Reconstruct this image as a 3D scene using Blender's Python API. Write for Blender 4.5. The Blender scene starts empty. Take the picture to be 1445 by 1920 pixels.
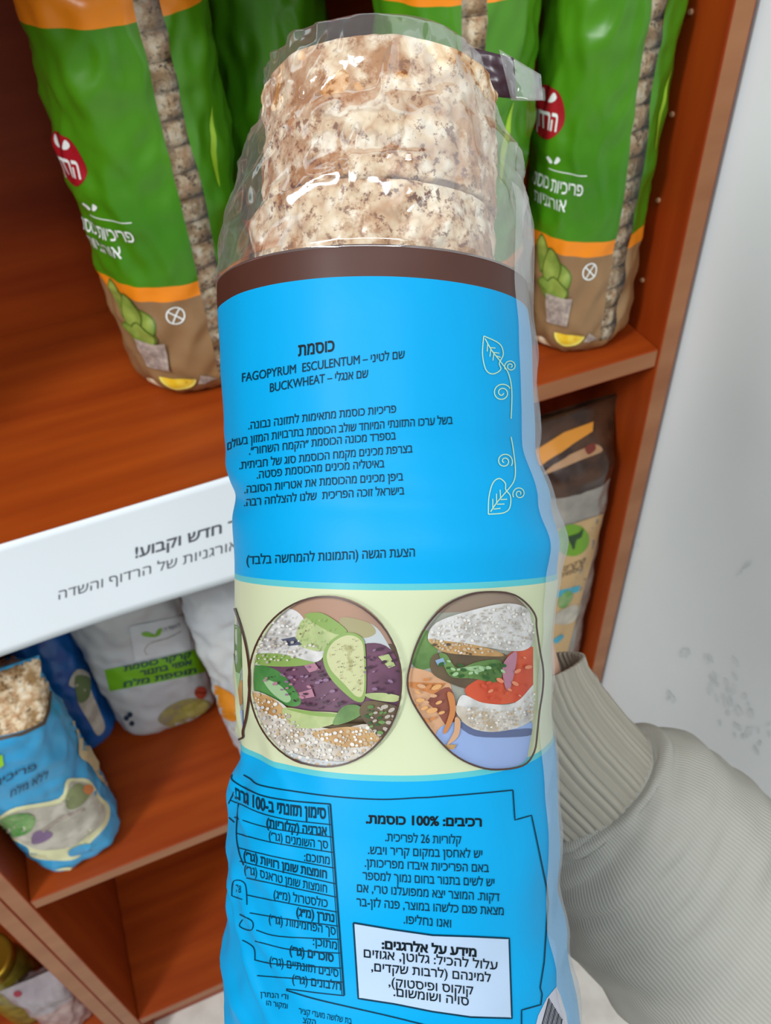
import bpy, bmesh, math, random
from mathutils import Vector, Matrix, noise
from mathutils.bvhtree import BVHTree
from math import sin, cos, pi, radians, sqrt, atan2, exp
random.seed(7)
S = bpy.context.scene
C = S.collection

# ------------------------------------------------------------------ camera
F, CX, CY = 1565.0, 722.5, 960.0
RX = Vector((.925, -.299, .234)).normalized()          # shelf direction seen from the camera (x right, y down, z forward)
DN = Vector((.0516, .709, .703)); DN = (DN - RX*DN.dot(RX)).normalized()
FW = RX.cross(DN)
CAM = Vector((0, 0, 1.457))
def c2w(c): c = Vector(c); return Vector((c.dot(RX), c.dot(FW), -c.dot(DN)))
CR, CD, CF = c2w((1, 0, 0)), c2w((0, 1, 0)), c2w((0, 0, 1))
def ray(u, v): return c2w(((u-CX)/F, (v-CY)/F, 1.0))   # depth 1 along the view axis
def P(u, v, d): return CAM + ray(u, v)*d
cd = bpy.data.cameras.new('camera'); cam = bpy.data.objects.new('camera', cd); C.objects.link(cam)
M4 = Matrix.Identity(4)
for i in range(3):
    M4[i][0] = CR[i]; M4[i][1] = -CD[i]; M4[i][2] = -CF[i]; M4[i][3] = CAM[i]
cam.matrix_world = M4
cd.sensor_fit = 'VERTICAL'; cd.sensor_height = 36; cd.sensor_width = 36; cd.lens = F/1920*36
cd.clip_start = .01
cd.dof.use_dof = True; cd.dof.focus_distance = .212; cd.dof.aperture_fstop = 30
S.camera = cam

# ------------------------------------------------------------------ light
w = bpy.data.worlds.new('world'); S.world = w; w.use_nodes = True
w.node_tree.nodes['Background'].inputs[0].default_value = (.86, .94, 1, 1)
w.node_tree.nodes['Background'].inputs[1].default_value = .30
def area(name, loc, size, power, target, col=(.95, .98, 1)):
    l = bpy.data.lights.new(name, 'AREA'); l.shape = 'RECTANGLE'; l.size, l.size_y = size
    l.energy = power; l.color = col
    o = bpy.data.objects.new(name, l); C.objects.link(o); o.location = loc
    o.rotation_euler = (Vector(target)-Vector(loc)).to_track_quat('-Z', 'Y').to_euler()
    return o
area('tube_or_fill_light', (-.35, -.75, 2.75), (1.3, .22), 17, (-.3, -.4, 0))
area('tube_or_fill_light', (.12, -1.5, 2.75), (.3, 1.4), 6, (.1, -.6, .2))
area('tube_or_fill_light', (-1.3, -.5, 2.55), (.25, 1.3), 37, (.42, .2, 1.1))  # added fill from the left, no fixture: brightens right wall and side panels
S.view_settings.view_transform = 'Standard'; S.view_settings.look = 'None'
S.view_settings.gamma = 1; S.view_settings.exposure = 0.0

# ------------------------------------------------------------------ materials
def lin(h):
    h = h.lstrip('#'); out = []
    for i in (0, 2, 4):
        c = int(h[i:i+2], 16)/255
        out.append(c/12.92 if c <= .04045 else ((c+.055)/1.055)**2.4)
    return (*out, 1)
MATS = {}
def mat(name, col, rough=.5, col2=None, scale=40, stretch=(1, 1, 1), bump=0, spec=.5, detail=4, metal=0, lo=.38, hi=.62, coat=0, tex='noise'):
    if name in MATS: return MATS[name]
    m = bpy.data.materials.new(name); m.use_nodes = True; nt = m.node_tree; b = nt.nodes['Principled BSDF']
    b.inputs['Base Color'].default_value = lin(col); b.inputs['Roughness'].default_value = rough
    b.inputs['Specular IOR Level'].default_value = spec; b.inputs['Metallic'].default_value = metal
    b.inputs['Coat Weight'].default_value = coat; b.inputs['Coat Roughness'].default_value = .12
    if col2 or bump:
        tc = nt.nodes.new('ShaderNodeTexCoord'); mp = nt.nodes.new('ShaderNodeMapping')
        mp.inputs['Scale'].default_value = stretch
        if tex == 'noise':
            n = nt.nodes.new('ShaderNodeTexNoise'); n.inputs['Detail'].default_value = detail
        else:
            n = nt.nodes.new('ShaderNodeTexVoronoi')
        n.inputs['Scale'].default_value = scale
        nt.links.new(tc.outputs['Object'], mp.inputs[0]); nt.links.new(mp.outputs[0], n.inputs['Vector'])
        fac = n.outputs['Fac'] if tex == 'noise' else n.outputs['Distance']
        if col2:
            r = nt.nodes.new('ShaderNodeValToRGB')
            r.color_ramp.elements[0].position = lo; r.color_ramp.elements[1].position = hi
            r.color_ramp.elements[0].color = lin(col); r.color_ramp.elements[1].color = lin(col2)
            nt.links.new(fac, r.inputs[0]); nt.links.new(r.outputs[0], b.inputs['Base Color'])
        if bump:
            bp = nt.nodes.new('ShaderNodeBump'); bp.inputs['Strength'].default_value = bump; bp.inputs['Distance'].default_value = .001
            nt.links.new(fac, bp.inputs['Height']); nt.links.new(bp.outputs[0], b.inputs['Normal'])
    MATS[name] = m
    return m
WOOD_X = mat('wood_along', '#84300c', .42, '#a64812', 3, (1.2, 14, 14), detail=6, lo=.25, hi=.75, spec=.28)
WOOD_Z = mat('wood_upright', '#822c09', .42, '#9c400e', 3, (14, 14, 1.2), detail=6, lo=.25, hi=.75, spec=.28)
EDGE = mat('wood_edge_band', '#8e5630', .45, '#a06a42', 3, (2, 10, 10), detail=5, lo=.3, hi=.7)
WALL = mat('painted_wall', '#e0e7e7', .75, '#e6ecec', 6, bump=.15, lo=.3, hi=.7)
SCUFF = mat('wall_scuff', '#cfd6d5', .8, '#dde4e3', 60)
FLOORM = mat('floor_tile', '#c9c4ba', .5, '#d8d4cb', 25, detail=8)
PAPER = mat('paper', '#dfe5e9', .7)
INK = mat('grey_ink', '#4b4e55', .7)
def film_mat(name, haze, gloss, tint='#f4f6f6', rough=.1, bscale=60, bump=.5):
    m = bpy.data.materials.new(name); m.use_nodes = True; nt = m.node_tree; nt.nodes.clear()
    out = nt.nodes.new('ShaderNodeOutputMaterial')
    tr = nt.nodes.new('ShaderNodeBsdfTransparent'); df = nt.nodes.new('ShaderNodeBsdfDiffuse'); gl = nt.nodes.new('ShaderNodeBsdfGlossy')
    df.inputs[0].default_value = lin(tint); gl.inputs['Roughness'].default_value = rough
    tr.inputs[0].default_value = (.97, .97, .97, 1)
    lw = nt.nodes.new('ShaderNodeLayerWeight'); lw.inputs['Blend'].default_value = .35
    a = nt.nodes.new('ShaderNodeMath'); a.operation = 'MULTIPLY_ADD'
    a.inputs[1].default_value = haze*1.6; a.inputs[2].default_value = haze
    b = nt.nodes.new('ShaderNodeMath'); b.operation = 'MULTIPLY_ADD'
    b.inputs[1].default_value = gloss*1.5; b.inputs[2].default_value = gloss; b.use_clamp = True
    nt.links.new(lw.outputs['Facing'], a.inputs[0]); nt.links.new(lw.outputs['Fresnel'], b.inputs[0])
    m1 = nt.nodes.new('ShaderNodeMixShader'); m2 = nt.nodes.new('ShaderNodeMixShader')
    nt.links.new(a.outputs[0], m1.inputs[0]); nt.links.new(tr.outputs[0], m1.inputs[1]); nt.links.new(df.outputs[0], m1.inputs[2])
    nt.links.new(b.outputs[0], m2.inputs[0]); nt.links.new(m1.outputs[0], m2.inputs[1]); nt.links.new(gl.outputs[0], m2.inputs[2])
    tc = nt.nodes.new('ShaderNodeTexCoord'); n = nt.nodes.new('ShaderNodeTexNoise'); n.inputs['Scale'].default_value = bscale
    bp = nt.nodes.new('ShaderNodeBump'); bp.inputs['Strength'].default_value = bump; bp.inputs['Distance'].default_value = .002
    nt.links.new(tc.outputs['Object'], n.inputs['Vector']); nt.links.new(n.outputs['Fac'], bp.inputs['Height'])
    for x in (gl, lw): nt.links.new(bp.outputs[0], x.inputs['Normal'])
    nt.links.new(m2.outputs[0], out.inputs[0])
    return m
FILM = film_mat('clear_film', .035, .115, rough=.10, bscale=45, bump=.35)
FILM2 = film_mat('clear_film_fold', .075, .08)
def rice_mat(name, base='#d6bf9f', mid='#a3703f', dark='#64351a', scale=120):
    m = bpy.data.materials.new(name); m.use_nodes = True; nt = m.node_tree; b = nt.nodes['Principled BSDF']
    b.inputs['Roughness'].default_value = .75; b.inputs['Specular IOR Level'].default_value = .25
    tc = nt.nodes.new('ShaderNodeTexCoord')
    def noi(sc, det, rg=.6):
        n = nt.nodes.new('ShaderNodeTexNoise'); n.inputs['Scale'].default_value = sc; n.inputs['Detail'].default_value = det
        n.inputs['Roughness'].default_value = rg; nt.links.new(tc.outputs['Object'], n.inputs['Vector']); return n
    def ramp(src, stops):
        r = nt.nodes.new('ShaderNodeValToRGB'); e = r.color_ramp.elements
        while len(e) < len(stops): e.new(.5)
        for k, (p_, c_) in enumerate(stops): e[k].position = p_; e[k].color = c_
        nt.links.new(src, r.inputs[0]); return r.outputs[0]
    def mixc(f, x, y):
        mx = nt.nodes.new('ShaderNodeMixRGB'); nt.links.new(f, mx.inputs[0])
        for k, q in ((1, x), (2, y)):
            if isinstance(q, tuple): mx.inputs[k].default_value = q
            else: nt.links.new(q, mx.inputs[k])
        return mx.outputs[0]
    K, W = (0, 0, 0, 1), (1, 1, 1, 1)
    v = nt.nodes.new('ShaderNodeTexVoronoi'); v.inputs['Scale'].default_value = scale*1.5
    n0 = noi(scale*1.3, 2); vm = nt.nodes.new('ShaderNodeVectorMath'); vm.operation = 'MULTIPLY_ADD'; vm.inputs[1].default_value = (.008,)*3
    nt.links.new(n0.outputs['Color'], vm.inputs[0]); nt.links.new(tc.outputs['Object'], vm.inputs[2]); nt.links.new(vm.outputs[0], v.inputs['Vector'])
    puff = ramp(v.outputs['Distance'], [(.0, lin('#efe4d0')), (.45, lin(base)), (.8, lin('#b8906a'))])
    tan = ramp(noi(scale*.8, 6, .7).outputs['Fac'], [(.47, K), (.58, W)])
    c1_ = mixc(tan, puff, lin(mid))
    sp = ramp(noi(scale*3.2, 5, .7).outputs['Fac'], [(.545, K), (.615, W)])
    reg = ramp(noi(scale*.35, 3).outputs['Fac'], [(.35, K), (.6, W)])
    mul = nt.nodes.new('ShaderNodeMath'); mul.operation = 'MULTIPLY'; nt.links.new(sp, mul.inputs[0]); nt.links.new(reg, mul.inputs[1])
    c2_ = mixc(mul.outputs[0], c1_, lin(dark))
    nt.links.new(c2_, b.inputs['Base Color'])
    bp = nt.nodes.new('ShaderNodeBump'); bp.inputs['Strength'].default_value = .5; bp.inputs['Distance'].default_value = .0012; bp.invert = True
    nt.links.new(v.outputs['Distance'], bp.inputs['Height']); nt.links.new(bp.outputs[0], b.inputs['Normal'])
    return m
RICE = rice_mat('puffed_buckwheat')
FILM_BG = film_mat('clear_window_film', .01, .05, rough=.15)
RICE_BG = rice_mat('puffed_rice', '#dcc4a0', '#9c7a50', '#3a2210', 90)

# ------------------------------------------------------------------ object helpers
def tag(o, label=None, cat=None, group=None, kind=None):
    for k, v in (('label', label), ('category', cat), ('group', group), ('kind', kind)):
        if v: o[k] = v
    return o
def empty(name, loc, label, cat, group=None):
    o = bpy.data.objects.new(name, None); C.objects.link(o); o.location = loc; o.empty_display_size = .02
    return tag(o, label, cat, group)
def mesh_obj(name, verts, faces, mats, parent=None, idx=None, smooth=True):
    me = bpy.data.meshes.new(name)
    off = parent_loc(parent)
    me.from_pydata([tuple(Vector(v)-off) for v in verts], [], faces)
    for m in (mats if isinstance(mats, (list, tuple)) else [mats]): me.materials.append(m)
    if idx: me.polygons.foreach_set('material_index', idx)
    if smooth: me.polygons.foreach_set('use_smooth', [True]*len(faces))
    me.update()
    o = bpy.data.objects.new(name, me); C.objects.link(o)
    if parent: o.parent = parent
    return o
def parent_loc(p):
    off = Vector((0, 0, 0))
    while p is not None: off = off + p.location; p = p.parent
    return off
def bev_box(name, lo, hi, m, parent=None, bev=.001, edge=None):
    """box lo..hi (world); edge = (axis, side, material) gives one face another material"""
    bm = bmesh.new(); bmesh.ops.create_cube(bm, size=1)
    lo, hi = Vector(lo), Vector(hi); mid = (lo+hi)/2; off = parent_loc(parent)
    for v in bm.verts: v.co = Vector((mid[i]+v.co[i]*(hi[i]-lo[i]) for i in range(3)))-off
    if edge:
        for f in bm.faces:
            n = f.normal if f.normal.length else None
            f.normal_update()
            if f.normal[edge[0]]*edge[1] > .9: f.material_index = 1
    if bev: bmesh.ops.bevel(bm, geom=list(bm.edges), offset=bev, segments=2, affect='EDGES', profile=.6)
    me = bpy.data.meshes.new(name); bm.to_mesh(me); bm.free()
    me.materials.append(m)
    if edge: me.materials.append(edge[2])
    o = bpy.data.objects.new(name, me); C.objects.link(o)
    if parent: o.parent = parent
    return o
def grid_faces(nr, nc, wrap):
    f = []
    for i in range(nr-1):
        for j in range(nc if wrap else nc-1):
            k = (j+1) % nc
            f.append((i*nc+j, i*nc+k, (i+1)*nc+k, (i+1)*nc+j))
    return f
def bvh_of(verts, faces): return BVHTree.FromPolygons([tuple(v) for v in verts], faces)
def N(p, s): return noise.noise(Vector(p)*s)
def ridge(p, s): return 1-min(1, abs(noise.noise(Vector(p)*s))*3)

# ------------------------------------------------------------------ printing on surfaces
def bidi(s):
    out, run = [], ''
    sw = {'(': ')', ')': '('}
    heb = lambda c: '\u0590' <= c <= '\u05ff'
    if not any(heb(c) for c in s): return s
    toks, i = [], 0
    while i < len(s):
        if s[i].isascii() and s[i].isalnum():
            j = i
            while j < len(s) and (s[j].isascii() and (s[j].isalnum() or s[j] == '%' or (s[j] == ' ' and s[j:].lstrip()[:1].isascii() and s[j:].lstrip()[:1].isupper()))): j += 1
            toks.append(s[i:j]); i = j
        else:
            toks.append(sw.get(s[i], s[i])); i += 1
    return ''.join(reversed(toks))
TXT = {}
def text_geo(s, bold):
    """outline of a string, filled with a constrained triangulation (bold grows the outline)"""
    if (s, bold) in TXT: return TXT[(s, bold)]
    c = bpy.data.curves.new('t', 'FONT'); c.body = bidi(s); c.size = 1
    o = bpy.data.objects.new('t', c); C.objects.link(o); bpy.context.view_layer.update()
    cu = o.to_curve(bpy.context.evaluated_depsgraph_get())
    loops = []
    for sp in cu.splines:
        bp = sp.bezier_points; n = len(bp); pts = []
        for i in range(n):
            p, q = bp[i], bp[(i+1) % n]
            straight = (p.handle_right-p.co).cross(q.co-p.co).length < 1e-5 and (q.handle_left-q.co).cross(q.co-p.co).length < 1e-5
            for k in range(1 if straight else 4):
                t = k/4; e = p.co*(1-t)**3+p.handle_right*3*t*(1-t)**2+q.handle_left*3*t*t*(1-t)+q.co*t**3
                if not pts or math.hypot(e.x-pts[-1][0], e.y-pts[-1][1]) > 2e-3: pts.append((e.x, e.y))
        while len(pts) > 2 and math.hypot(pts[0][0]-pts[-1][0], pts[0][1]-pts[-1][1]) < 2e-3: pts.pop()
        if len(pts) > 2: loops.append(pts)
    o.to_curve_clear(); bpy.data.objects.remove(o); bpy.data.curves.remove(c)
    ar = lambda L: sum(a[0]*b[1]-b[0]*a[1] for a, b in zip(L, L[1:]+L[:1]))/2
    def inside(p, L):
        c = False
        for a, b in zip(L, L[1:]+L[:1]):
            if (a[1] > p[1]) != (b[1] > p[1]) and p[0] < (b[0]-a[0])*(p[1]-a[1])/(b[1]-a[1])+a[0]: c = not c
        return c
    sgs = []
    for L in loops:
        out = [K for K in loops if K is not L and abs(ar(K)) > abs(ar(L)) and inside(L[0], K)]
        sgs.append(1 if ar(max(out, key=lambda K: abs(ar(K))) if out else L) > 0 else -1)
    if bold:
        grown = []
        for L, sg in zip(loops, sgs):
            g = []
            for i, p in enumerate(L):
                a, b = L[i-1], L[(i+1) % len(L)]
                n1 = Vector((p[1]-a[1], a[0]-p[0])).normalized(); n2 = Vector((b[1]-p[1], p[0]-b[0])).normalized()
                m = n1+n2; m = m/max(.35, m.length_squared/2) if m.length > 1e-6 else n1
                g.append((p[0]+m.x*bold*sg, p[1]+m.y*bold*sg))
            grown.append(g)
        loops = grown
    V, E = [], []
    for L in loops:
        k = len(V); V += [Vector(p) for p in L]; E += [(k+i, k+(i+1) % len(L)) for i in range(len(L))]
    from mathutils.geometry import delaunay_2d_cdt
    ov, _, of, *_ = delaunay_2d_cdt(V, E, [], 0, 1e-5)
    boxes = [(min(p[0] for p in L), max(p[0] for p in L), min(p[1] for p in L), max(p[1] for p in L)) for L in loops]
    keep = []
    for f in of:
        x = sum(ov[i].x for i in f)/3; y = sum(ov[i].y for i in f)/3; wn = 0
        for L, bb in zip(loops, boxes):
            if not (bb[0] <= x <= bb[1] and bb[2] <= y <= bb[3]): continue
            for p, q in zip(L, L[1:]+L[:1]):
                if (p[1] <= y) != (q[1] <= y):
                    side = (q[0]-p[0])*(y-p[1])-(x-p[0])*(q[1]-p[1])
                    if q[1] > p[1] and side > 0: wn += 1
                    elif q[1] <= p[1] and side < 0: wn -= 1
        if wn: keep.append(tuple(f))
    x0 = min(v.x for v in ov); x1 = max(v.x for v in ov)
    TXT[(s, bold)] = ([((v.x-x0)/(x1-x0), v.y/.592) for v in ov], keep)
    return TXT[(s, bold)]
def path_at(pts, t):
    L = [0]
    for a, b in zip(pts, pts[1:]): L.append(L[-1]+math.hypot(b[0]-a[0], b[1]-a[1]))
    d = t*L[-1]
    for i in range(len(pts)-1):
        if d <= L[i+1] or i == len(pts)-2:
            k = (d-L[i])/max(1e-9, L[i+1]-L[i])
            return (pts[i][0]+(pts[i+1][0]-pts[i][0])*k, pts[i][1]+(pts[i+1][1]-pts[i][1])*k)
def spline(pts, n=6, closed=False):
    q = []; m = len(pts)
    for i in range(m if closed else m-1):
        p = [pts[(i+k) % m] if closed else pts[max(0, min(m-1, i+k))] for k in (-1, 0, 1, 2)]
        for s in range(n):
            t = s/n
            q.append(tuple(.5*(2*p[1][a]+(p[2][a]-p[0][a])*t+(2*p[0][a]-5*p[1][a]+4*p[2][a]-p[3][a])*t*t+(3*p[1][a]-p[0][a]-3*p[2][a]+p[3][a])*t**3) for a in (0, 1)))
    if not closed: q.append(tuple(pts[-1]))
    return q
def ell(cx, cy, rx, ry, n=40, rot=0):
    return [(cx+rx*cos(a)*cos(rot)-ry*sin(a)*sin(rot), cy+rx*cos(a)*sin(rot)+ry*sin(a)*cos(rot)) for a in (2*pi*i/n for i in range(n))]
def clip(poly, win):
    cxw = sum(p[0] for p in win)/len(win); cyw = sum(p[1] for p in win)/len(win)
    for a, b in zip(win, win[1:]+win[:1]):
        side = lambda p: (b[0]-a[0])*(p[1]-a[1])-(b[1]-a[1])*(p[0]-a[0])
        s0 = 1 if side((cxw, cyw)) > 0 else -1
        out = []
        for p, q in zip(poly, poly[1:]+poly[:1]):
            sp, sq = side(p)*s0, side(q)*s0
            if sp >= 0: out.append(p)
            if sp*sq < 0:
                t = sp/(sp-sq); out.append((p[0]+(q[0]-p[0])*t, p[1]+(q[1]-p[1])*t))
        poly = out
        if not poly: return []
    return poly
class Z:
    """coordinates read off a magnified crop"""
    def __init__(s, x, y, k): s.x, s.y, s.k = x, y, k
    def __call__(s, *a):
        if len(a) == 2: return (s.x+a[0]/s.k, s.y+a[1]/s.k)
        return [s(*p) for p in a[0]]
def px_mapper(bvh, base=.00018, step=.00012):
    def f(u, v, layer):
        d = ray(u, v)
        hit, n, i, dist = bvh.ray_cast(CAM, d)
        if hit is None: return None
        if n.dot(d) > 0: n = -n
        return hit+n*(base+step*layer)
    return f
class Print:
    def __init__(s, name, parent, mapper):
        s.name, s.parent, s.map = name, parent, mapper; s.v, s.f, s.i, s.m = [], [], [], []
    def mi(s, m):
        if m not in s.m: s.m.append(m)
        return s.m.index(m)
    def raw(s, pts, faces, m, layer):
        k = s.mi(m); pos = [s.map(p[0], p[1], layer) for p in pts]; ix = {}
        for f in faces:
            if any(pos[a] is None for a in f): continue
            if max((pos[a]-pos[f[0]]).length for a in f) > .045: continue
            for a in f:
                if a not in ix: ix[a] = len(s.v); s.v.append(pos[a])
            s.f.append(tuple(ix[a] for a in f)); s.i.append(k)
    def poly(s, pts, m, layer=0, step=8):
        if len(pts) < 3: return
        bm = bmesh.new(); vs = [bm.verts.new((p[0], p[1], 0)) for p in pts]
        try: bm.faces.new(vs)
        except ValueError: bm.free(); return
        bmesh.ops.triangulate(bm, faces=list(bm.faces))
        for ax in (0, 1):
            lo = min(p[ax] for p in pts); hi = max(p[ax] for p in pts)
            n = int((hi-lo)/(step[ax] if isinstance(step, tuple) else step))
            for j in range(1, n+1):
                co = [0, 0, 0]; no = [0, 0, 0]; co[ax] = lo+(hi-lo)*j/(n+1); no[ax] = 1
                bmesh.ops.bisect_plane(bm, geom=list(bm.verts)+list(bm.edges)+list(bm.faces), plane_co=co, plane_no=no)
        bm.verts.index_update()
        s.raw([(v.co.x, v.co.y) for v in bm.verts], [tuple(v.index for v in f.verts) for f in bm.faces], m, layer)
        bm.free()
    def line(s, pts, wd, m, layer=1, closed=False, step=6):
        q = []
        P2 = pts+[pts[0]] if closed else pts
        for a, b in zip(P2, P2[1:]):
            n = max(1, int(math.hypot(b[0]-a[0], b[1]-a[1])/step))
            q += [(a[0]+(b[0]-a[0])*k/n, a[1]+(b[1]-a[1])*k/n) for k in range(n)]
        q.append(P2[-1]); V = []
        for i, p in enumerate(q):
            a, b = q[max(0, i-1)], q[min(len(q)-1, i+1)]
            dx, dy = b[0]-a[0], b[1]-a[1]; L = math.hypot(dx, dy) or 1
            V += [(p[0]-dy/L*wd/2, p[1]+dx/L*wd/2), (p[0]+dy/L*wd/2, p[1]-dx/L*wd/2)]
        s.raw(V, [(2*i, 2*i+1, 2*i+3, 2*i+2) for i in range(len(q)-1)], m, layer)
    def text(s, t, base, h, m, bold=0, layer=1, lean=0):
        v, f = text_geo(t, bold)
        out = []
        for x, y in v:
            bx, by = path_at(base, x)
            out.append((bx+lean*y*h, by-y*h))
        s.raw(out, f, m, layer)
    def build(s):
        if not s.f: return None
        return mesh_obj(s.name, s.v, s.f, s.m, s.parent, s.i, True)

# ------------------------------------------------------------------ setting
D = .47                                     # distance of the shelf fronts
z_of = lambda r: CAM.z+r*D
S1, S2, S3 = z_of(-.866), z_of(-1.905), z_of(-2.85)
XR, XL = .888*D, -.565*D
T = .018; YB = .752
def plane(name, pts, m):
    o = mesh_obj(name, pts, [(0, 1, 2, 3)], m, None, None, False); return tag(o, kind='structure')
WX = XR+T+.006
bev = lambda name, lo, hi, m: tag(bev_box(name, lo, hi, m, None, 0), kind='structure')
bev('floor', (-1.6, -2.2, -.05), (WX, .8, 0), FLOORM)
bev('wall_back', (-1.6, .775, 0), (WX, .83, 2.8), WALL)
wr = bev('wall_right', (WX, -2.2, -.05), (WX+.1, .83, 2.8), WALL)

# ------------------------------------------------------------------ shelving
unit = empty('shelving_unit', ((XL+XR)/2, D+.14, 0), 'reddish brown wooden shelving unit holding the green bags, beside the white wall', 'shelf')
bev_box('side_panel', (XR, D, 0), (XR+T, YB, 2.1), WOOD_Z, unit, .0012, (1, -1, EDGE))
bev_box('side_panel', (XL-T, D, 0), (XL, YB, 2.1), WOOD_Z, unit, .0012, (1, -1, EDGE))
bev_box('back_panel', (XL-T, YB, 0), (XR+T, YB+.008, 2.1), WOOD_X, unit, 0)
for z in (S3, S2, S1, CAM.z-.012):
    bev_box('shelf', (XL+.0005, D+.001, z-T), (XR-.0005, YB-.0005, z), WOOD_X, unit, .0012, (1, -1, EDGE))
bev_box('plinth', (XL+.0005, D+.03, 0), (XR-.0005, D+.046, S3-T-.0005), WOOD_X, unit, .001)
PIN = mat('pin_plug', '#b98a66', .5)
def pinhole(y, z):
    bm = bmesh.new(); bmesh.ops.create_cone(bm, cap_ends=True, segments=14, radius1=.002, radius2=.0017, depth=.002)
    bmesh.ops.rotate(bm, verts=bm.verts, matrix=Matrix.Rotation(-pi/2, 3, 'Y'))
    off = Vector((XR-.0008, y, z))-unit.location
    for v in bm.verts: v.co += off
    me = bpy.data.meshes.new('pin_hole_plug'); bm.to_mesh(me); bm.free(); me.materials.append(PIN)
    o = bpy.data.objects.new('pin_hole_plug', me); C.objects.link(o); o.parent = unit
def panel_hit(u, v):
    d = ray(u, v); k = (XR-CAM.x)/d.x; return CAM+d*k
for u, v in ((1296, 22), (1261, 214), (1235, 375), (1205, 525)):
    h = panel_hit(u, v); pinhole(min(.70, max(D+.02, h.y)), h.z)
unit2 = empty('shelving_unit', (XL-T-.4, D+.14, 0), 'second brown shelving unit at the lower left, past the double tan partition edge', 'shelf')
XL2 = XL-T-.0008
bev_box('side_panel', (XL2-T, D, 0), (XL2, YB, 2.1), WOOD_Z, unit2, .0012, (1, -1, EDGE))
bev_box('back_panel', (XL2-.75, YB, 0), (XL2, YB+.008, 2.1), WOOD_X, unit2, 0)
for z in (S3, S2, S1, CAM.z-.012):
    bev_box('shelf', (XL2-.75, D+.001, z-T), (XL2-T-.0005, YB-.0005, z), WOOD_X, unit2, .0012, (1, -1, EDGE))
bev_box('side_panel', (XL2-.75-T, D, 0), (XL2-.7505, YB, 2.1), WOOD_Z, unit2, .0012, (1, -1, EDGE))
bev_box('plinth', (XL2-.75, D+.03, 0), (XL2-T-.0005, D+.046, S3-T-.0005), WOOD_X, unit2, .001)

# wall scuffs: dirt with its own shape on the right wall
pw = Print('wall_scuff', wr, lambda u, v, l: (lambda d: CAM+d*((WX-.0003-l*.000002-CAM.x)/d.x))(ray(u, v)))
zw = Z(1000, 1150, 2.494)
rs = random.Random(3)
for cx, cy, n, sp in ((850, 330, 20, 90), (960, 470, 16, 100), (700, 190, 4, 20), (1040, 560, 8, 70), (640, 390, 5, 25)):
    for k in range(n):
        x = cx+rs.gauss(0, sp*.5); y = cy+rs.gauss(0, sp*.6)
        pw.poly(ell(*zw(x, y), rs.uniform(2, 5), rs.uniform(4, 12), 10, rs.uniform(-.7, -.2)), SCUFF, len(pw.f), 40)
for u, v, a, b in ((1400, 1060, 12, 4), (1385, 1075, 8, 3), (1190, 1015, 3, 14)):
    pw.poly(ell(u, v, a, b, 10, -.6), SCUFF, len(pw.f), 40)
o = pw.build(); o['kind'] = 'structure'

# ------------------------------------------------------------------ paper sign
pv, pz0, pz1 = [], z_of(-.857), z_of(-1.062)
NXp, NZp = 40, 14
for j in range(NZp+1):
    for i in range(NXp+1):
        x = -.30+.50*i/NXp; k = j/NZp
        y = D-.0012-.010*k**1.6-.0018*sin(x*22)*k-.0008*(1+sin(x*9+2))*1
        pv.append(Vector((x, y, pz0+(pz1-pz0)*k)))
pf = grid_faces(NZp+1, NXp+1, False)
sign = mesh_obj('paper_sign', pv, pf, PAPER)
so = sign.modifiers.new('thick', 'SOLIDIFY'); so.thickness = .0003; so.offset = 0
tag(sign, 'white paper notice with grey Hebrew text hanging on the shelf edge', 'sign')
ps = Print('printed_text', sign, px_mapper(bvh_of(pv, pf), .0003, .0001))
z6 = Z(0, 860, 3.01)
ps.text('מחיר חדש וקבוע!', z6([(762, 560), (1330, 395), (1500, 345)]), 17, INK, .022)
ps.text('פריכיות אורגניות של הרדוף והשדה', z6([(330, 795), (600, 718), (1000, 605), (1300, 520), (1660, 415)]), 16, INK)
ps.build()

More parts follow.
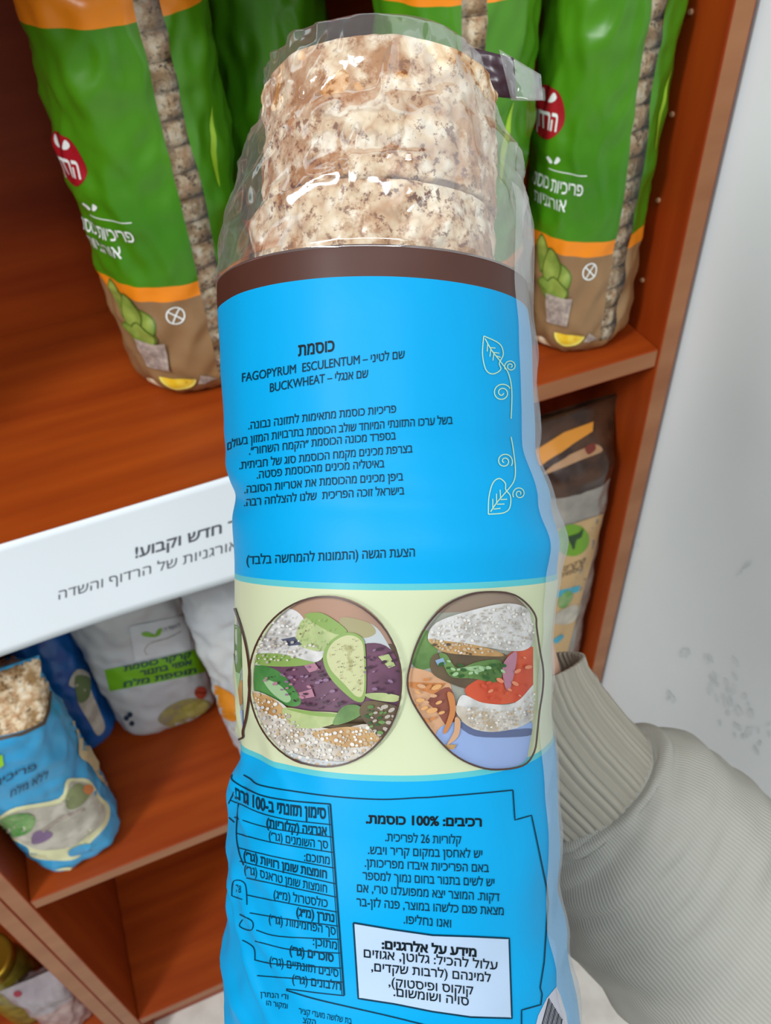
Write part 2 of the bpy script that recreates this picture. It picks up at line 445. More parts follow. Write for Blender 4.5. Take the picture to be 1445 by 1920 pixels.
# ------------------------------------------------------------------ standing pouches
def pouch(name, X0, Y0, zb, rx, ry, H, bands, label, cat, group=None, taper=.022, top='pinch', win=None, seed=0, amp=.0018, pw=2.0, NR=70, NC=128, pinch_h=.05, clear=None, squash=1.0, body_name='wrapper'):
    """a soft bag standing on zb; bands = [(top height, material)], win = (theta centre, half width) of a clear strip"""
    root = empty(name, (X0, Y0, zb), label, cat, group)
    hs = sorted(set([0, .002, .005, .009, .014, taper]+[b[0] for b in bands]+[H*i/NR for i in range(NR+1)]))
    hs = [h for i, h in enumerate(hs) if i == 0 or h-hs[i-1] > .0006 or h in [b[0] for b in bands]]
    th = [-pi+2*pi*j/NC for j in range(NC)]
    if win:
        a, b = win[0]-win[1], win[0]+win[1]
        for e in (a, b):
            k = min(range(NC), key=lambda j: abs(th[j]-e)); th[k] = e
    def pos(t, h, grow=1.0, am=1.0):
        s = 1.0; f = 1.0; px_ = 1.0
        if h < taper: q = 1-h/taper; s = 1-.30*q**2.2
        if top == 'pinch' and h > H-pinch_h:
            q = (h-(H-pinch_h))/pinch_h; f = 1-.985*(q*q*(3-2*q)); px_ = 1+.12*q
        if top == 'round' and h > H-pinch_h:
            q = (h-(H-pinch_h))/pinch_h; s *= sqrt(max(0.0004, 1-q**2))
        c, d = sin(t), -cos(t)
        e = 2/pw
        c = math.copysign(abs(c)**e, c); d = math.copysign(abs(d)**e, d)
        w_ = am*amp*(noise.noise(Vector((c*1.6+seed*3.1, d*1.6, h*22)))*1.3+.8*noise.noise(Vector((c*4+seed, d*4, h*60+9)))+.6*(ridge((c*2+seed, d*2, h*30), 1.0)-.5))
        r1 = (rx*s*px_*grow+w_); r2 = (ry*s*f*grow+w_*max(f, .15))
        return Vector((X0+c*r1, Y0+d*r2*squash, zb+h))
    V = [pos(t, h) for h in hs for t in th]
    Fc = grid_faces(len(hs), NC, True); ms = []
    for b in bands:
        if b[1] not in ms: ms.append(b[1])
    idx, keep, wf = [], [], []
    for i in range(len(hs)-1):
        hm = (hs[i]+hs[i+1])/2
        m = next((b[1] for b in bands if hm < b[0]), bands[-1][1])
        for j in range(NC):
            k = (j+1) % NC; fc = (i*NC+j, i*NC+k, (i+1)*NC+k, (i+1)*NC+j)
            tm = th[j]+.5*((th[k]-th[j]) % (2*pi))
            inw = win and abs((tm-win[0]+pi) % (2*pi)-pi) < win[1] and .012 < hm < H-.035
            if inw or (clear and clear[0] < hm < clear[1]): wf.append(fc)
            else: keep.append(fc); idx.append(ms.index(m))
    b0 = len(V); V.append(Vector((X0, Y0, zb+.0005)))
    for j in range(NC): keep.append((b0, (j+1) % NC, j)); idx.append(ms.index(bands[0][1]))
    if top == 'round':
        b1 = len(V); V.append(Vector((X0, Y0, zb+H))); l = (len(hs)-1)*NC
        for j in range(NC): keep.append((b1, l+j, l+(j+1) % NC)); idx.append(ms.index(bands[-1][1]))
    body = mesh_obj(body_name, V, keep, ms, root, idx)
    if wf:
        used = sorted({a for f in wf for a in f}); mp = {a: i for i, a in enumerate(used)}
        mesh_obj('clear_window', [V[a] for a in used], [tuple(mp[a] for a in f) for f in wf], FILM_BG, root)
    return root, pos, bvh_of(V, keep+wf)
def cake_column(root, X0, Y0, zb, r, h, n, m, ry=None):
    V = []; NCc = 72; rows = []
    for k in range(n):
        for q, s in ((0, .90), (.12, .975), (.3, 1), (.7, 1), (.88, .975), (1, .90)):
            rows.append((zb+.004+(h-.004)*(k+q)/n, s, k))
    for z, s, k in rows:
        for j in range(NCc):
            t = 2*pi*j/NCc; rr = s+.03*noise.noise(Vector((cos(t)*7, sin(t)*7, z*160)))
            V.append(Vector((X0+r*rr*cos(t)+.001*sin(k*2.3), Y0+(ry or r)*rr*sin(t)+.001*cos(k*1.7), z)))
    fc = grid_faces(len(rows), NCc, True)
    fc.append(tuple(range(NCc-1, -1, -1))); fc.append(tuple((len(rows)-1)*NCc+j for j in range(NCc)))
    return mesh_obj('rice_cake_stack', V, fc, m, root)

GREEN = mat('green_print', '#36730b', .3, '#4f8c14', 9, bump=0, lo=.3, hi=.75)
ORANGE = mat('orange_print', '#e8861a', .32); BROWNP = mat('brown_print', '#8a6a48', .35, '#9a7750', 14)
WHITE = mat('white_print', '#e6e9e4', .5); REDL = mat('red_logo', '#a01420', .4)
LEAFG = mat('leaf_print', '#8f9f45', .45, '#6d8530', 60); LEAFD = mat('leaf_dark', '#53681f', .45)
POT = mat('pot_print', '#b6a598', .6, '#8f8078', 180); LEMON = mat('lemon_print', '#e3b81f', .45, '#f0cf44', 90); LEMONR = mat('lemon_rind', '#f0e26c', .45)
LIMEG = mat('leaf_lime', '#8fb52a', .4)
bands_g = [(.093, BROWNP), (.105, ORANGE), (.273, GREEN), (.36, ORANGE)]
GX, GY, GR = .060, .624, .058
g1, gpos, gbvh = pouch('rice_cake_bag', GX, GY, S1, GR, .055, .335, bands_g,
    'green rice cake bag standing leftmost on the shelf, red logo at its left edge', 'snack bag', 'green rice cake bags on the shelf',
    win=(radians(15), radians(8.5)), seed=1, amp=.0034, NC=150)
cake_column(g1, GX, GY, S1, .0505, .299, 17, RICE_BG, .0475)
lab = lambda th_, h, l: gpos(radians(th_), h)+Vector((sin(radians(th_)), -cos(radians(th_)), 0))*(.0005+.0003*l)
gp = Print('brand_logo', g1, lab)
# logo in label space: x = degrees around the bag, y = minus height
glab = lambda x, y, l: lab(x, -y, l)
gp.map = glab
gp.poly(ell(-74, -.192, 20, .0175, 36), REDL, 0, (3, .0025))
gp.poly(spline([(-75, -.200), (-79, -.207), (-83, -.204), (-80, -.200)], 4, True), WHITE, 1, (3, .0025))
gp.poly(spline([(-71, -.200), (-67, -.206), (-64, -.203), (-67, -.200)], 4, True), WHITE, 1, (3, .0025))
gp.text('הרדוף', [(-88, -.182), (-60, -.182)], .011, WHITE, .02)
gp.build()
gt = Print('printed_text', g1, glab)
gt.line([(-66, -.155), (-28, -.155)], .0006, WHITE, 0, step=3)
gt.text('פריכיות כוסמת', [(-92, -.140), (-30, -.140)], .0085, WHITE, .01)
gt.text('אורגניות', [(-82, -.127), (-44, -.127)], .0085, WHITE, .005)
gt.poly(spline([(-62, -.160), (-66, -.164), (-68, -.162), (-65, -.159)], 4, True), WHITE, 1, (3, .0025))
gt.poly(spline([(-60, -.160), (-57, -.165), (-54, -.163), (-57, -.160)], 4, True), WHITE, 1, (3, .0025))
gt.build()
gi = Print('food_photo', g1, lambda x, y, l: lab(x, -y+(.007 if -y < .1 else 0), l))
for a, h, ra, rh, m, ly in ((-66, .082, 8, .014, LEAFG, 0), (-40, .066, 10, .012, LEAFG, 0), (-52, .072, 11, .016, LEAFG, 1), (-44, .056, 13, .010, LEAFG, 2), (-57, .056, 9, .008, LEAFG, 2)):
    lf = spline([(a-ra*.3, -h-rh), (a+ra*.75, -h-rh*.35), (a+ra*.6, -h+rh*.5), (a+ra*.1, -h+rh), (a-ra*.75, -h+rh*.3), (a-ra*.8, -h-rh*.4)], 4, True)
    gi.poly([(a+(x-a)*1.18, -h+(y+h)*1.12) for x, y in lf], LEAFD, ly*2, (3, .0025)); gi.poly(lf, m, ly*2+1, (3, .0025))
gi.poly([(-55, -.052), (-28, -.052), (-30, -.026), (-52, -.026)], POT, 6, (3, .0025))
gi.poly(ell(-27, -.017, 15, .0115, 24)[0:13]+[(-42, -.0185)], LEMONR, 7, (3, .0025))
gi.poly(ell(-27, -.0175, 12.5, .009, 24)[0:13]+[(-39, -.0185)], LEMON, 8, (3, .0025))
gi.poly([(-12, -.010), (4, -.011), (-8, -.020)], POT, 3, (3, .0025))
gi.build()
gi = Print('leaf_print', g1, glab)
gi.poly(spline([(38, -.165), (44, -.19), (47, -.215), (42, -.20), (37, -.18)], 5, True), LIMEG, 1, (3, .0025))
gi.build()
gs = Print('gluten_free_mark', g1, glab)
gs.line(ell(-15, -.0815, 6.3, .0066, 30), .0009, WHITE, 1, True, 2)
gs.map = lambda x, y, l: lab(-15+x, .0815-y/950, l)
gs.line(ell(0, 0, 6.3, 6.3, 30), 1.1, WHITE, 1, True, 2)
gs.line([(-4.5, -4), (4.5, 4)], 1.0, WHITE, 1, step=2); gs.line([(4, -5), (0, 0), (-3, 5)], 1.2, WHITE, 1, step=2)
gs.v, gs.f, gs.i = gs.v[60:], [], []
gs.v = []; gs.line(ell(0, 0, 6.3, 6.3, 30), 1.1, WHITE, 1, True, 2); gs.line([(-4.5, -4), (4.5, 4)], 1.0, WHITE, 1, step=2); gs.line([(4, -5), (0, 0), (-3, 5)], 1.2, WHITE, 1, step=2)
gs.build()
def copy_thing(root, loc, rot, label, scale=1):
    r = root.copy(); C.objects.link(r); r.location = loc; r.rotation_euler = (0, 0, rot); r['label'] = label; r.scale = (scale, scale, 1)
    for ch in list(root.children):
        c = ch.copy(); C.objects.link(c); c.parent = r
    return r
G2 = copy_thing(g1, (.166, .662, S1), radians(140), 'green rice cake bag standing behind, between the leftmost green bag and the held blue bag', .80)
G3 = copy_thing(g1, (.258, .540, S1), radians(-27), 'green rice cake bag whose clear window shows just above the held bag', .90)
G4 = copy_thing(g1, (.366, .527, S1), radians(-8), 'rightmost green rice cake bag, standing against the right side panel', .80)

# ------------------------------------------------------------------ bags on the lower shelf
BLUEB = mat('bag_blue', '#2a8fc0', .3, '#3a9fcf', 12); DKBLUE = mat('bag_dark_blue', '#14508f', .3, '#1a5fa8', 12)
GREYFILM = mat('grey_film', '#8f8d88', .25, '#a8a39a', 40, bump=.4); WBAG = mat('bag_white', '#b9bcc0', .35, '#c6c6c4', 10)
CREAMO = mat('cream_outline', '#d9d6a8', .5); GREYFOOD = mat('grey_food', '#a79f90', .6, '#c4bcae', 50); GRNFOOD = mat('green_food', '#4b8a3f', .6, '#8aa36c', 60)
PURP = mat('purple_food', '#7c6184', .6); NAVY = mat('navy_ink', '#123248', .6); LIME = mat('lime_print', '#8cc21a', .4); LIMEBAND = mat('lime_band', '#6fae12', .4)
TAN = mat('tan_line', '#c9b48c', .5); DKBR = mat('dark_brown_line', '#4a3a2a', .5)
b1, bpos, bb1 = pouch('rice_cake_bag', -.207, .532, S2, .050, .050, .30, [(.30, BLUEB)],
    'light blue rice cake bag with a leafy food picture, front left on the lower shelf', 'snack bag', None, seed=5, amp=.003, pw=2.6)
z7 = Z(0, 1300, 3.01)
p = Print('food_photo', b1, px_mapper(bb1, .0008, .0005))
out1 = [(-60, 720), (0, 690), (90, 640), (330, 590), (370, 490), (430, 480), (500, 490), (560, 580), (615, 640), (600, 740), (510, 840), (430, 930), (300, 940), (180, 920), (160, 870), (90, 830), (0, 800), (-60, 790)]
p.poly(spline(z7(out1), 4, True), CREAMO, 0)
p.poly(spline(z7([(-40, 725), (10, 705), (95, 660), (345, 612), (388, 505), (430, 500), (485, 510), (540, 590), (590, 650), (575, 730), (490, 800), (400, 860), (250, 880), (170, 860), (90, 815), (0, 785), (-40, 780)]), 4, True), GREYFOOD, 1)
p.poly(spline(z7([(0, 720), (60, 680), (150, 670), (200, 700), (160, 780), (60, 800)]), 4, True), GRNFOOD, 2)
p.poly(spline(z7([(190, 780), (250, 765), (300, 790), (250, 830), (180, 840)]), 4, True), PURP, 2)
p.poly(spline(z7([(375, 560), (420, 510), (470, 520), (500, 570), (430, 640), (370, 640)]), 4, True), mat('olive_food', '#7d8358', .6), 2)
p.poly(ell(*z7(488, 540), 10, 9, 12), mat('carrot_food', '#c97a45', .6), 3)
p.line(z7([(240, 770), (330, 700), (470, 650)]), 5, POT, 3)
p.poly(spline(z7([(385, 880), (440, 850), (510, 845), (480, 890), (400, 910)]), 4, True), BLUEB, 3)
p.build()
p = Print('printed_swirl', b1, px_mapper(bb1, .0008, .0005))
p.poly(spline(z7([(290, 1010), (380, 975), (480, 1000), (460, 1030)]), 4, True), CREAMO, 1)
p.build()
p = Print('cake_window', b1, px_mapper(bb1, .0008, .0005))
p.poly(spline(z7([(-60, 250), (0, 240), (120, 210), (230, 160), (258, 90), (270, -10), (240, -250), (140, -330), (-60, -330)]), 4, True), RICE_BG, 1)
p.line(z7([(-60, 265), (0, 255), (120, 225), (240, 168), (266, 95), (278, -10)]), 6, DKBR, 2)
p.build()
p = Print('clear_strip', b1, px_mapper(bb1, .0008, .0005))
p.poly(spline(z7([(325, 0), (380, 60), (450, 100), (480, 210), (520, 340), (620, 490), (640, 560), (560, 490), (500, 400), (440, 350), (430, 230)]), 4, True), TAN, 1)
p.build()
p = Print('printed_text', b1, px_mapper(bb1, .0008, .0005))
p.text('פריכיות', z7([(-70, 545), (60, 480), (205, 425)]), 12, NAVY, .01)
p.text('ללא מלח', z7([(60, 580), (170, 525), (270, 470)]), 12, NAVY, .01)
p.build()
p = Print('lime_patch', b1, px_mapper(bb1, .0008, .0005))
p.poly(z7([(-20, 345), (12, 340), (20, 400), (-20, 430)]), LIME, 1)
p.build()
b2, _, bb2 = pouch('rice_cake_bag', -.176, .668, S2, .036, .05, .34, [(.34, DKBLUE)],
    'dark blue snack bag standing behind the light blue bag under the paper notice', 'snack bag', None, seed=8, amp=.002, pw=2.4)
p = Print('food_photo', b2, px_mapper(bb2, .0008, .0005))
p.poly(spline(z6([(385, 1270), (430, 1190), (500, 1215), (510, 1300), (550, 1400), (590, 1510), (550, 1560), (500, 1480), (440, 1380), (430, 1300)]), 4, True), GREYFOOD, 0)
p.poly(spline(z6([(420, 1230), (500, 1240), (500, 1340), (440, 1370)]), 4, True), mat('olive_food2', '#5d6f45', .6), 1)
p.build()
w1, _, bw1 = pouch('cracker_bag', -.078, .642, S2, .060, .033, .36, [(.36, WBAG)],
    'white snack bag with a bright green band, standing behind the paper notice', 'snack bag', None, seed=11, amp=.0022, pw=2.8)
p = Print('printed_band', w1, px_mapper(bw1, .0008, .0005))
p.poly(z6([(590, 1190), (840, 1140), (1080, 1080), (1200, 1050), (1230, 1180), (1110, 1215), (860, 1265), (620, 1310)]), LIMEBAND, 0)
p.text('קרקר כוסמת', z6([(700, 1195), (1075, 1115)]), 9, NAVY, .03)
p.text('אפוי בתנור', z6([(790, 1222), (1080, 1158)]), 9, NAVY, .03)
p.text('תוספת מלח', z6([(700, 1285), (1105, 1205)]), 9, NAVY, .03)
p.build()
p = Print('brand_logo', w1, px_mapper(bw1, .0008, .0005))
p.poly(z6([(730, 945), (1050, 880), (1075, 1075), (760, 1140)]), mat('pale_panel', '#d0d2d4', .4), 0)
p.poly(spline(z6([(795, 985), (830, 975), (880, 1000), (820, 1000)]), 4, True), LIMEBAND, 1); p.poly(spline(z6([(870, 1000), (890, 960), (912, 955), (900, 990)]), 4, True), LIMEBAND, 1)
p.line(spline(z6([(1020, 970), (940, 1010), (850, 1035), (815, 1075), (830, 1105)])), 1.2, POT, 1)
p.text('השדה', z6([(920, 975), (1010, 945)]), 7, NAVY, 0)
p.build()
p = Print('food_photo', w1, px_mapper(bw1, .0008, .0005))
p.poly(spline(z6([(890, 1470), (960, 1390), (1080, 1350), (1180, 1370), (1190, 1420), (1080, 1490), (960, 1510)]), 5, True), mat('grain_bowl', '#8d8266', .6, '#a39a4e', 70), 0)
p.poly(spline(z6([(1020, 1400), (1110, 1365), (1170, 1380), (1150, 1430), (1070, 1450)]), 5, True), mat('grain', '#9a9140', .6, '#b5ab60', 90), 1)
p.poly(ell(*z6(1128, 1318), 11, 12, 16), mat('tomato_print', '#b3452f', .5), 1)
for x, y in ((735, 1440), (745, 1490), (715, 1460)): p.poly(ell(*z6(x, y), 5, 5, 10), NAVY, 1)
p.build()
w2, _, bw2 = pouch('cracker_bag', .034, .560, S2, .052, .040, .34, [(.34, WBAG)],
    'white bag with an orange patch beside the left edge of the held bag', 'snack bag', None, seed=14, amp=.003, pw=2.4)
p = Print('printed_patch', w2, px_mapper(bw2, .0008, .0005))
p.poly(spline(z6([(1170, 1270), (1250, 1290), (1330, 1350), (1330, 1480), (1240, 1440), (1200, 1370)]), 4, True), mat('orange_patch', '#d9851a', .4), 0)
p.build()
CLEARB = mat('clear_bag_body', '#77716a', .22, '#9b948a', 30, bump=.5, lo=.3, hi=.7)
CREAML = mat('cream_label', '#c2a070', .5); DKTOP = mat('dark_top', '#2e1b12', .25, '#4a3020', 40, bump=.5)
c1, _, bc1 = pouch('cracker_bag', .3655, .515, S2, .049, .042, .405, [(.34, CLEARB), (.412, DKTOP)],
    'clear cracker bag with a cream label and green oval, right end of the lower shelf', 'snack bag', None, seed=17, amp=.002, pw=2.3, pinch_h=.05)
zc = Z(920, 640, 3.097)
mc = px_mapper(bc1, .0008, .0005)
p = Print('paper_label', c1, mc)
p.poly(zc([(150, 1150), (380, 1088), (650, 1000), (590, 1250), (520, 1500), (430, 1850), (150, 1900)]), CREAML, 0)
p.poly(ell(*zc(470, 1150), 31, 30, 28, -.35), mat('oval_green', '#6b9a1f', .45), 1)
p.poly(spline(zc([(440, 1130), (500, 1110), (530, 1080), (520, 1130), (490, 1150), (480, 1200), (465, 1190), (470, 1150)]), 4, True), mat('plant_dark', '#23401c', .5), 2)
p.text('קרקרים', zc([(420, 1330), (545, 1280)]), 8, DKBR, .01)
p.text('כוסמת', zc([(410, 1365), (530, 1318)]), 7, DKBR, .01)
TEAL = mat('teal_print', '#3d9db5', .45)
p.poly(zc([(360, 1450), (515, 1412), (505, 1450), (360, 1490)]), TEAL, 1)
p.poly(spline(zc([(390, 1490), (440, 1440), (470, 1470), (440, 1530), (395, 1540)]), 4, True), GRNFOOD, 2)
p.poly(spline(zc([(360, 1590), (440, 1540), (500, 1530), (480, 1620), (380, 1640)]), 4, True), GREYFOOD, 1)
p.poly(spline(zc([(360, 1730), (400, 1700), (420, 1710), (380, 1750)]), 4, True), TEAL, 1)
p.build()
p = Print('orange_strip', c1, mc)
p.poly(zc([(200, 650), (285, 615), (420, 530), (590, 468), (585, 525), (470, 600), (350, 690), (300, 715), (200, 760)]), mat('orange_strip', '#c98325', .4), 2)
p.build()
p = Print('cracker_pieces', c1, mc)
p.poly(spline(zc([(300, 715), (400, 650), (460, 625), (440, 670), (330, 730)]), 4, True), mat('dark_cracker', '#2c150c', .5), 3)
p.poly(spline(zc([(300, 770), (400, 690), (500, 640), (600, 600), (640, 640), (520, 690), (400, 740)]), 4, True), mat('pale_cracker', '#a37c58', .5), 2)
p.poly(spline(zc([(540, 620), (590, 595), (600, 630), (560, 660)]), 4, True), mat('red_cracker', '#6a2414', .5), 3)
p.build()

# ------------------------------------------------------------------ things in the neighbouring unit
def lathe(name, c, prof, m, parent=None, n=48):
    V = [Vector((c[0]+r*cos(2*pi*j/n), c[1]+r*sin(2*pi*j/n), c[2]+h)) for r, h in prof for j in range(n)]
    return mesh_obj(name, V, grid_faces(len(prof), n, True)+[tuple(range(n-1, -1, -1)), tuple((len(prof)-1)*n+j for j in range(n))], m, parent)
GOLD = mat('gold_lid', '#b8922c', .28, metal=.8); JARB = mat('jar_contents', '#6b5f1e', .2, '#8b7a28', 60)
jx, jy = -.405, .560
jar = empty('jar', (jx, jy, S3), 'gold lidded jar at the bottom left corner of the photo, in the second unit', 'jar')
lathe('glass_body', (jx, jy, S3), [(.030, 0), (.036, .004), (.037, .02), (.037, .13), (.033, .150), (.030, .158)], JARB, jar)
lathe('lid', (jx, jy, S3), [(.032, .1585), (.0335, .161), (.0335, .176), (.031, .180), (.027, .178)], GOLD, jar)
pk, _, bpk = pouch('snack_packet', -.352, .515, S3, .036, .024, .17, [(.10, mat('pink_packet', '#8d6a66', .35, '#b79a94', 40)), (.17, mat('white_packet', '#a59a9c', .3, '#8d8286', 30))],
    'small white and pink packet beside the gold lidded jar', 'snack packet', None, seed=21, amp=.004, pinch_h=.04, NR=40, NC=64)
p = Print('printed_stripe', pk, px_mapper(bpk, .0008, .0005))
z3 = Z(0, 1620, 3.01)
p.line(z3([(70, 690), (140, 640), (210, 570)]), 5, DKBR, 1)
p.poly(ell(*z3(100, 730), 8, 6, 12), mat('red_spot', '#8c2a38', .5), 1)
p.build()

# ------------------------------------------------------------------ the held bag
DB = .25
def lut(tab):
    def f(y):
        if y <= tab[0][0]: return tab[0][1]
        for (a, p_), (b, q_) in zip(tab, tab[1:]):
            if y <= b:
                t = (y-a)/(b-a); t = t*t*(3-2*t); return p_+(q_-p_)*t
        return tab[-1][1]
    return f
Lf = lut([(150, 505), (224, 488), (320, 452), (430, 420), (549, 408), (680, 413), (800, 420), (900, 431), (945, 437), (975, 434), (1060, 438), (1250, 440), (1360, 442), (1470, 437), (1600, 428), (1750, 424), (1900, 418), (2200, 410)])
Rf = lut([(150, 915), (224, 930), (320, 968), (430, 992), (549, 990), (650, 998), (840, 1004), (940, 1030), (1020, 1052), (1080, 1044), (1150, 1036), (1300, 1030), (1430, 1042), (1580, 1050), (1680, 1046), (1760, 1062), (1880, 1085), (2200, 1105)])
def ring(t):
    y = CY+(t-CY)*1.034
    l, r = Lf(y), Rf(y)
    wd = (r-l)/2; return (l+r)/2, DB*wd/sqrt(F*F+wd*wd)
def bag_pt(ph, t, extra=0.0, dR=0.0, squash=1.0):
    cx, R = ring(t)
    R = R*squash+extra+dR
    return P(cx, t, DB)+CR*(R*sin(ph))-CF*(R*cos(ph))
def lab_w(ph, t):
    q = Vector((sin(ph)*2.2, cos(ph)*2.2, t/260))
    a = .00035*noise.noise(q*1.6)
    left = max(0, min(1, (-ph-.35)/.7)); low = max(0, min(1, (t-1150)/250))
    a += left*low*.0021*noise.noise(Vector((ph*3, t/75+ph*3, 3)))
    a += left*low*.0018*(ridge((ph*1.2, t/120-ph*1.5, 5), 1.2)-.5)
    right = max(0, min(1, (ph-.5)/.5))
    a += right*max(0, min(1, (t-650)/200))*.0012*noise.noise(Vector((ph*2, t/110, 8)))
    a += .0009*left*(exp(-((t-900-60*(ph+1))/22)**2)-exp(-((t-950-60*(ph+1))/20)**2))*max(0, min(1, (-ph-.7)/.4))
    return a
bag = empty('rice_cake_bag', P(755, 1900, DB), 'tall blue buckwheat rice cake bag with brown band held up before the shelves', 'snack bag')
LBROWN = mat('label_brown', '#40241b', .42, '#482a22', 20, spec=.25); LBLUE = mat('label_blue', '#008dc2', .45, spec=.12); LCREAM = mat('label_cream', '#b0b695', .42, spec=.25); LTEAL = mat('label_teal', '#4aa3aa', .42, spec=.25)
bt = [549, 599, 1069, 1079, 1362, 1371, 2230]
bmats = [LBROWN, LBLUE, LTEAL, LCREAM, LTEAL, LBLUE]
ts, ti = [], []
for a, b, k in zip(bt, bt[1:], (0, 1, 2, 3, 4, 1)):
    n = max(1, int((b-a)/7))
    for i in range(n): ts.append(a+(b-a)*i/n); ti.append((0, 1, 2, 3, 2, 1)[(bt.index(a))])
ts.append(bt[-1])
NC = 260
phs = [2*pi*j/NC-pi for j in range(NC)]
LV = [bag_pt(ph, t, 0, lab_w(ph, t)) for t in ts for ph in phs]
LF = grid_faces(len(ts), NC, True)
LI = [ti[i] for i in range(len(ts)-1) for j in range(NC)]
lb = len(LV); LV.append(P(ring(2230)[0], 2230, DB)); l0 = (len(ts)-1)*NC
for j in range(NC): LF.append((lb, l0+j, l0+(j+1) % NC)); LI.append(1)
mesh_obj('printed_label', LV, LF, [LBROWN, LBLUE, LTEAL, LCREAM], bag, LI)
LB = bvh_of(LV, LF); lm = px_mapper(LB, .00012, .00008)

# clear cellophane over the top
CREASES = [(-.16, 560, -.10, 330, .0016, .05), (.22, 350, .02, 440, .0014, .07), (-.75, 560, -.55, 400, .0018, .09), (-1.0, 470, -.6, 300, .0016, .08), (.5, 540, .85, 360, .0016, .08),
           (.3, 300, .75, 250, .0014, .07), (-.62, 330, -.3, 240, .0014, .07), (.02, 300, .12, 215, .0014, .05), (-.04, 545, -.08, 440, .0013, .045), (1.0, 520, 1.2, 260, .0016, .09), (-1.2, 540, -1.25, 330, .0016, .08), (.15, 500, .45, 440, .0014, .06), (-.35, 420, .35, 400, .0012, .05)]
def crease(ph, t):
    a = 0
    for p0, t0, p1, t1, am, wd in CREASES:
        x, y = ph, t/260; x0, y0, x1, y1 = p0, t0/260, p1, t1/260
        L2 = (x1-x0)**2+(y1-y0)**2; k = max(0, min(1, ((x-x0)*(x1-x0)+(y-y0)*(y1-y0))/L2))
        d = math.hypot(x-x0-k*(x1-x0), y-y0-k*(y1-y0))
        if d < wd: a += .8*am*(.5+.5*cos(pi*d/wd))*min(1, 4*k+.2)*min(1, 4*(1-k)+.2)
    return a
def film_w(ph, t):
    k = max(0, min(1, (549-t)/90))
    q = Vector((sin(ph)*1.8, cos(ph)*1.8, t/170))
    side = .45+.9*abs(sin(ph))
    a = .0016*noise.noise(q*1.4)+.0012*(ridge((q.x*1.3+t/210, q.y*1.3, q.z*1.1), 1.0)-.55)
    a += .0007*(ridge((q.x*3.1, q.y*3.1-t/160, q.z*2.2+4), 1.0)-.55)
    a += .0006*noise.noise(q*5)
    return k*(side*a+.8*crease(ph, t))
ft = [165+i*4.0 for i in range(int((556-165)/4)+1)]
FV, NF = [], 300
FRONT = .0376
fph = [2*pi*j/NF-pi for j in range(NF)]
caps = [(.02, 133), (.25, 136), (.5, 141), (.72, 147), (.88, 153), (.96, 158)]
for s, t in caps:
    for ph in fph:
        cx, R = ring(165)
        FV.append(P(cx+6*(1-s), t+8*noise.noise(Vector((sin(ph)*1.5*s, cos(ph)*1.5*s, 2)))*(1-s*.5), DB)+CR*(R*s*sin(ph))-CF*(max(R, FRONT)*s*cos(ph)))
def film_pt(ph, t):
    cx, R = ring(t); R += .0006*(t < 549)+.0002
    k = max(0, min(1, (548-t)/40)); Rf_ = R+(max(R, FRONT)-R)*k
    w_ = film_w(ph, t)
    lim = .0375 if t > 420 else .0362
    rf = max(Rf_+w_, lim*k+(1-k)*R)
    if t < 182: R *= .985+.015*(t-165)/17
    return P(cx, t, DB)+CR*((R+w_)*sin(ph))-CF*(rf*cos(ph))
for t in ft:
    for ph in fph: FV.append(film_pt(ph, t))
mesh_obj('clear_film', FV, grid_faces(len(caps)+len(ft), NF, True), FILM, bag)

# loose clear fold along the right side
SV = []; st = [400+8*i for i in range(190)]; sp = [radians(56+2.4*j) for j in range(30)]
for t in st:
    for ph in sp:
        k = max(0, min(1, (ph-radians(56))/.5))
        bulge = .0013*k*max(0, 1-max(0, t-820)/120) + (.0022*exp(-((t-1010)/70)**2))*k + .0006
        wv = .0009*noise.noise(Vector((ph*2.5, t/90, 2)))*k+.0005*(ridge((ph*2+t/300, t/140, 7), 1.0)-.5)*k
        SV.append(bag_pt(ph, t, bulge, wv+lab_w(ph, t)))
mesh_obj('clear_side_fold', SV, grid_faces(len(st), len(sp), False), FILM2, bag)

# back seam sticking out beside the top of the cakes
def sheet(name, corners, d0, d1, m, bend=.004, n=10, th=.0002):
    V = []
    for i in range(n+1):
        for j in range(n+1):
            a, b = i/n, j/n
            u = (corners[0][0]*(1-a)+corners[1][0]*a)*(1-b)+(corners[3][0]*(1-a)+corners[2][0]*a)*b
            v = (corners[0][1]*(1-a)+corners[1][1]*a)*(1-b)+(corners[3][1]*(1-a)+corners[2][1]*a)*b
            V.append(P(u, v, d0+(d1-d0)*a+bend*sin(a*pi)*(.4+b)+.001*noise.noise(Vector((a*4, b*4, 1)))))
    o = mesh_obj(name, V, grid_faces(n+1, n+1, False), m, bag)
    s_ = o.modifiers.new('thick', 'SOLIDIFY'); s_.thickness = th
    return o
sheet('seam_flap', [(880, 88), (962, 108), (968, 186), (900, 178)], .262, .258, mat('flap_brown', '#3a2830', .3), .003)
sheet('clear_seam_flap', [(935, 92), (1014, 140), (1018, 188), (958, 188)], .2585, .262, FILM2, -.003)

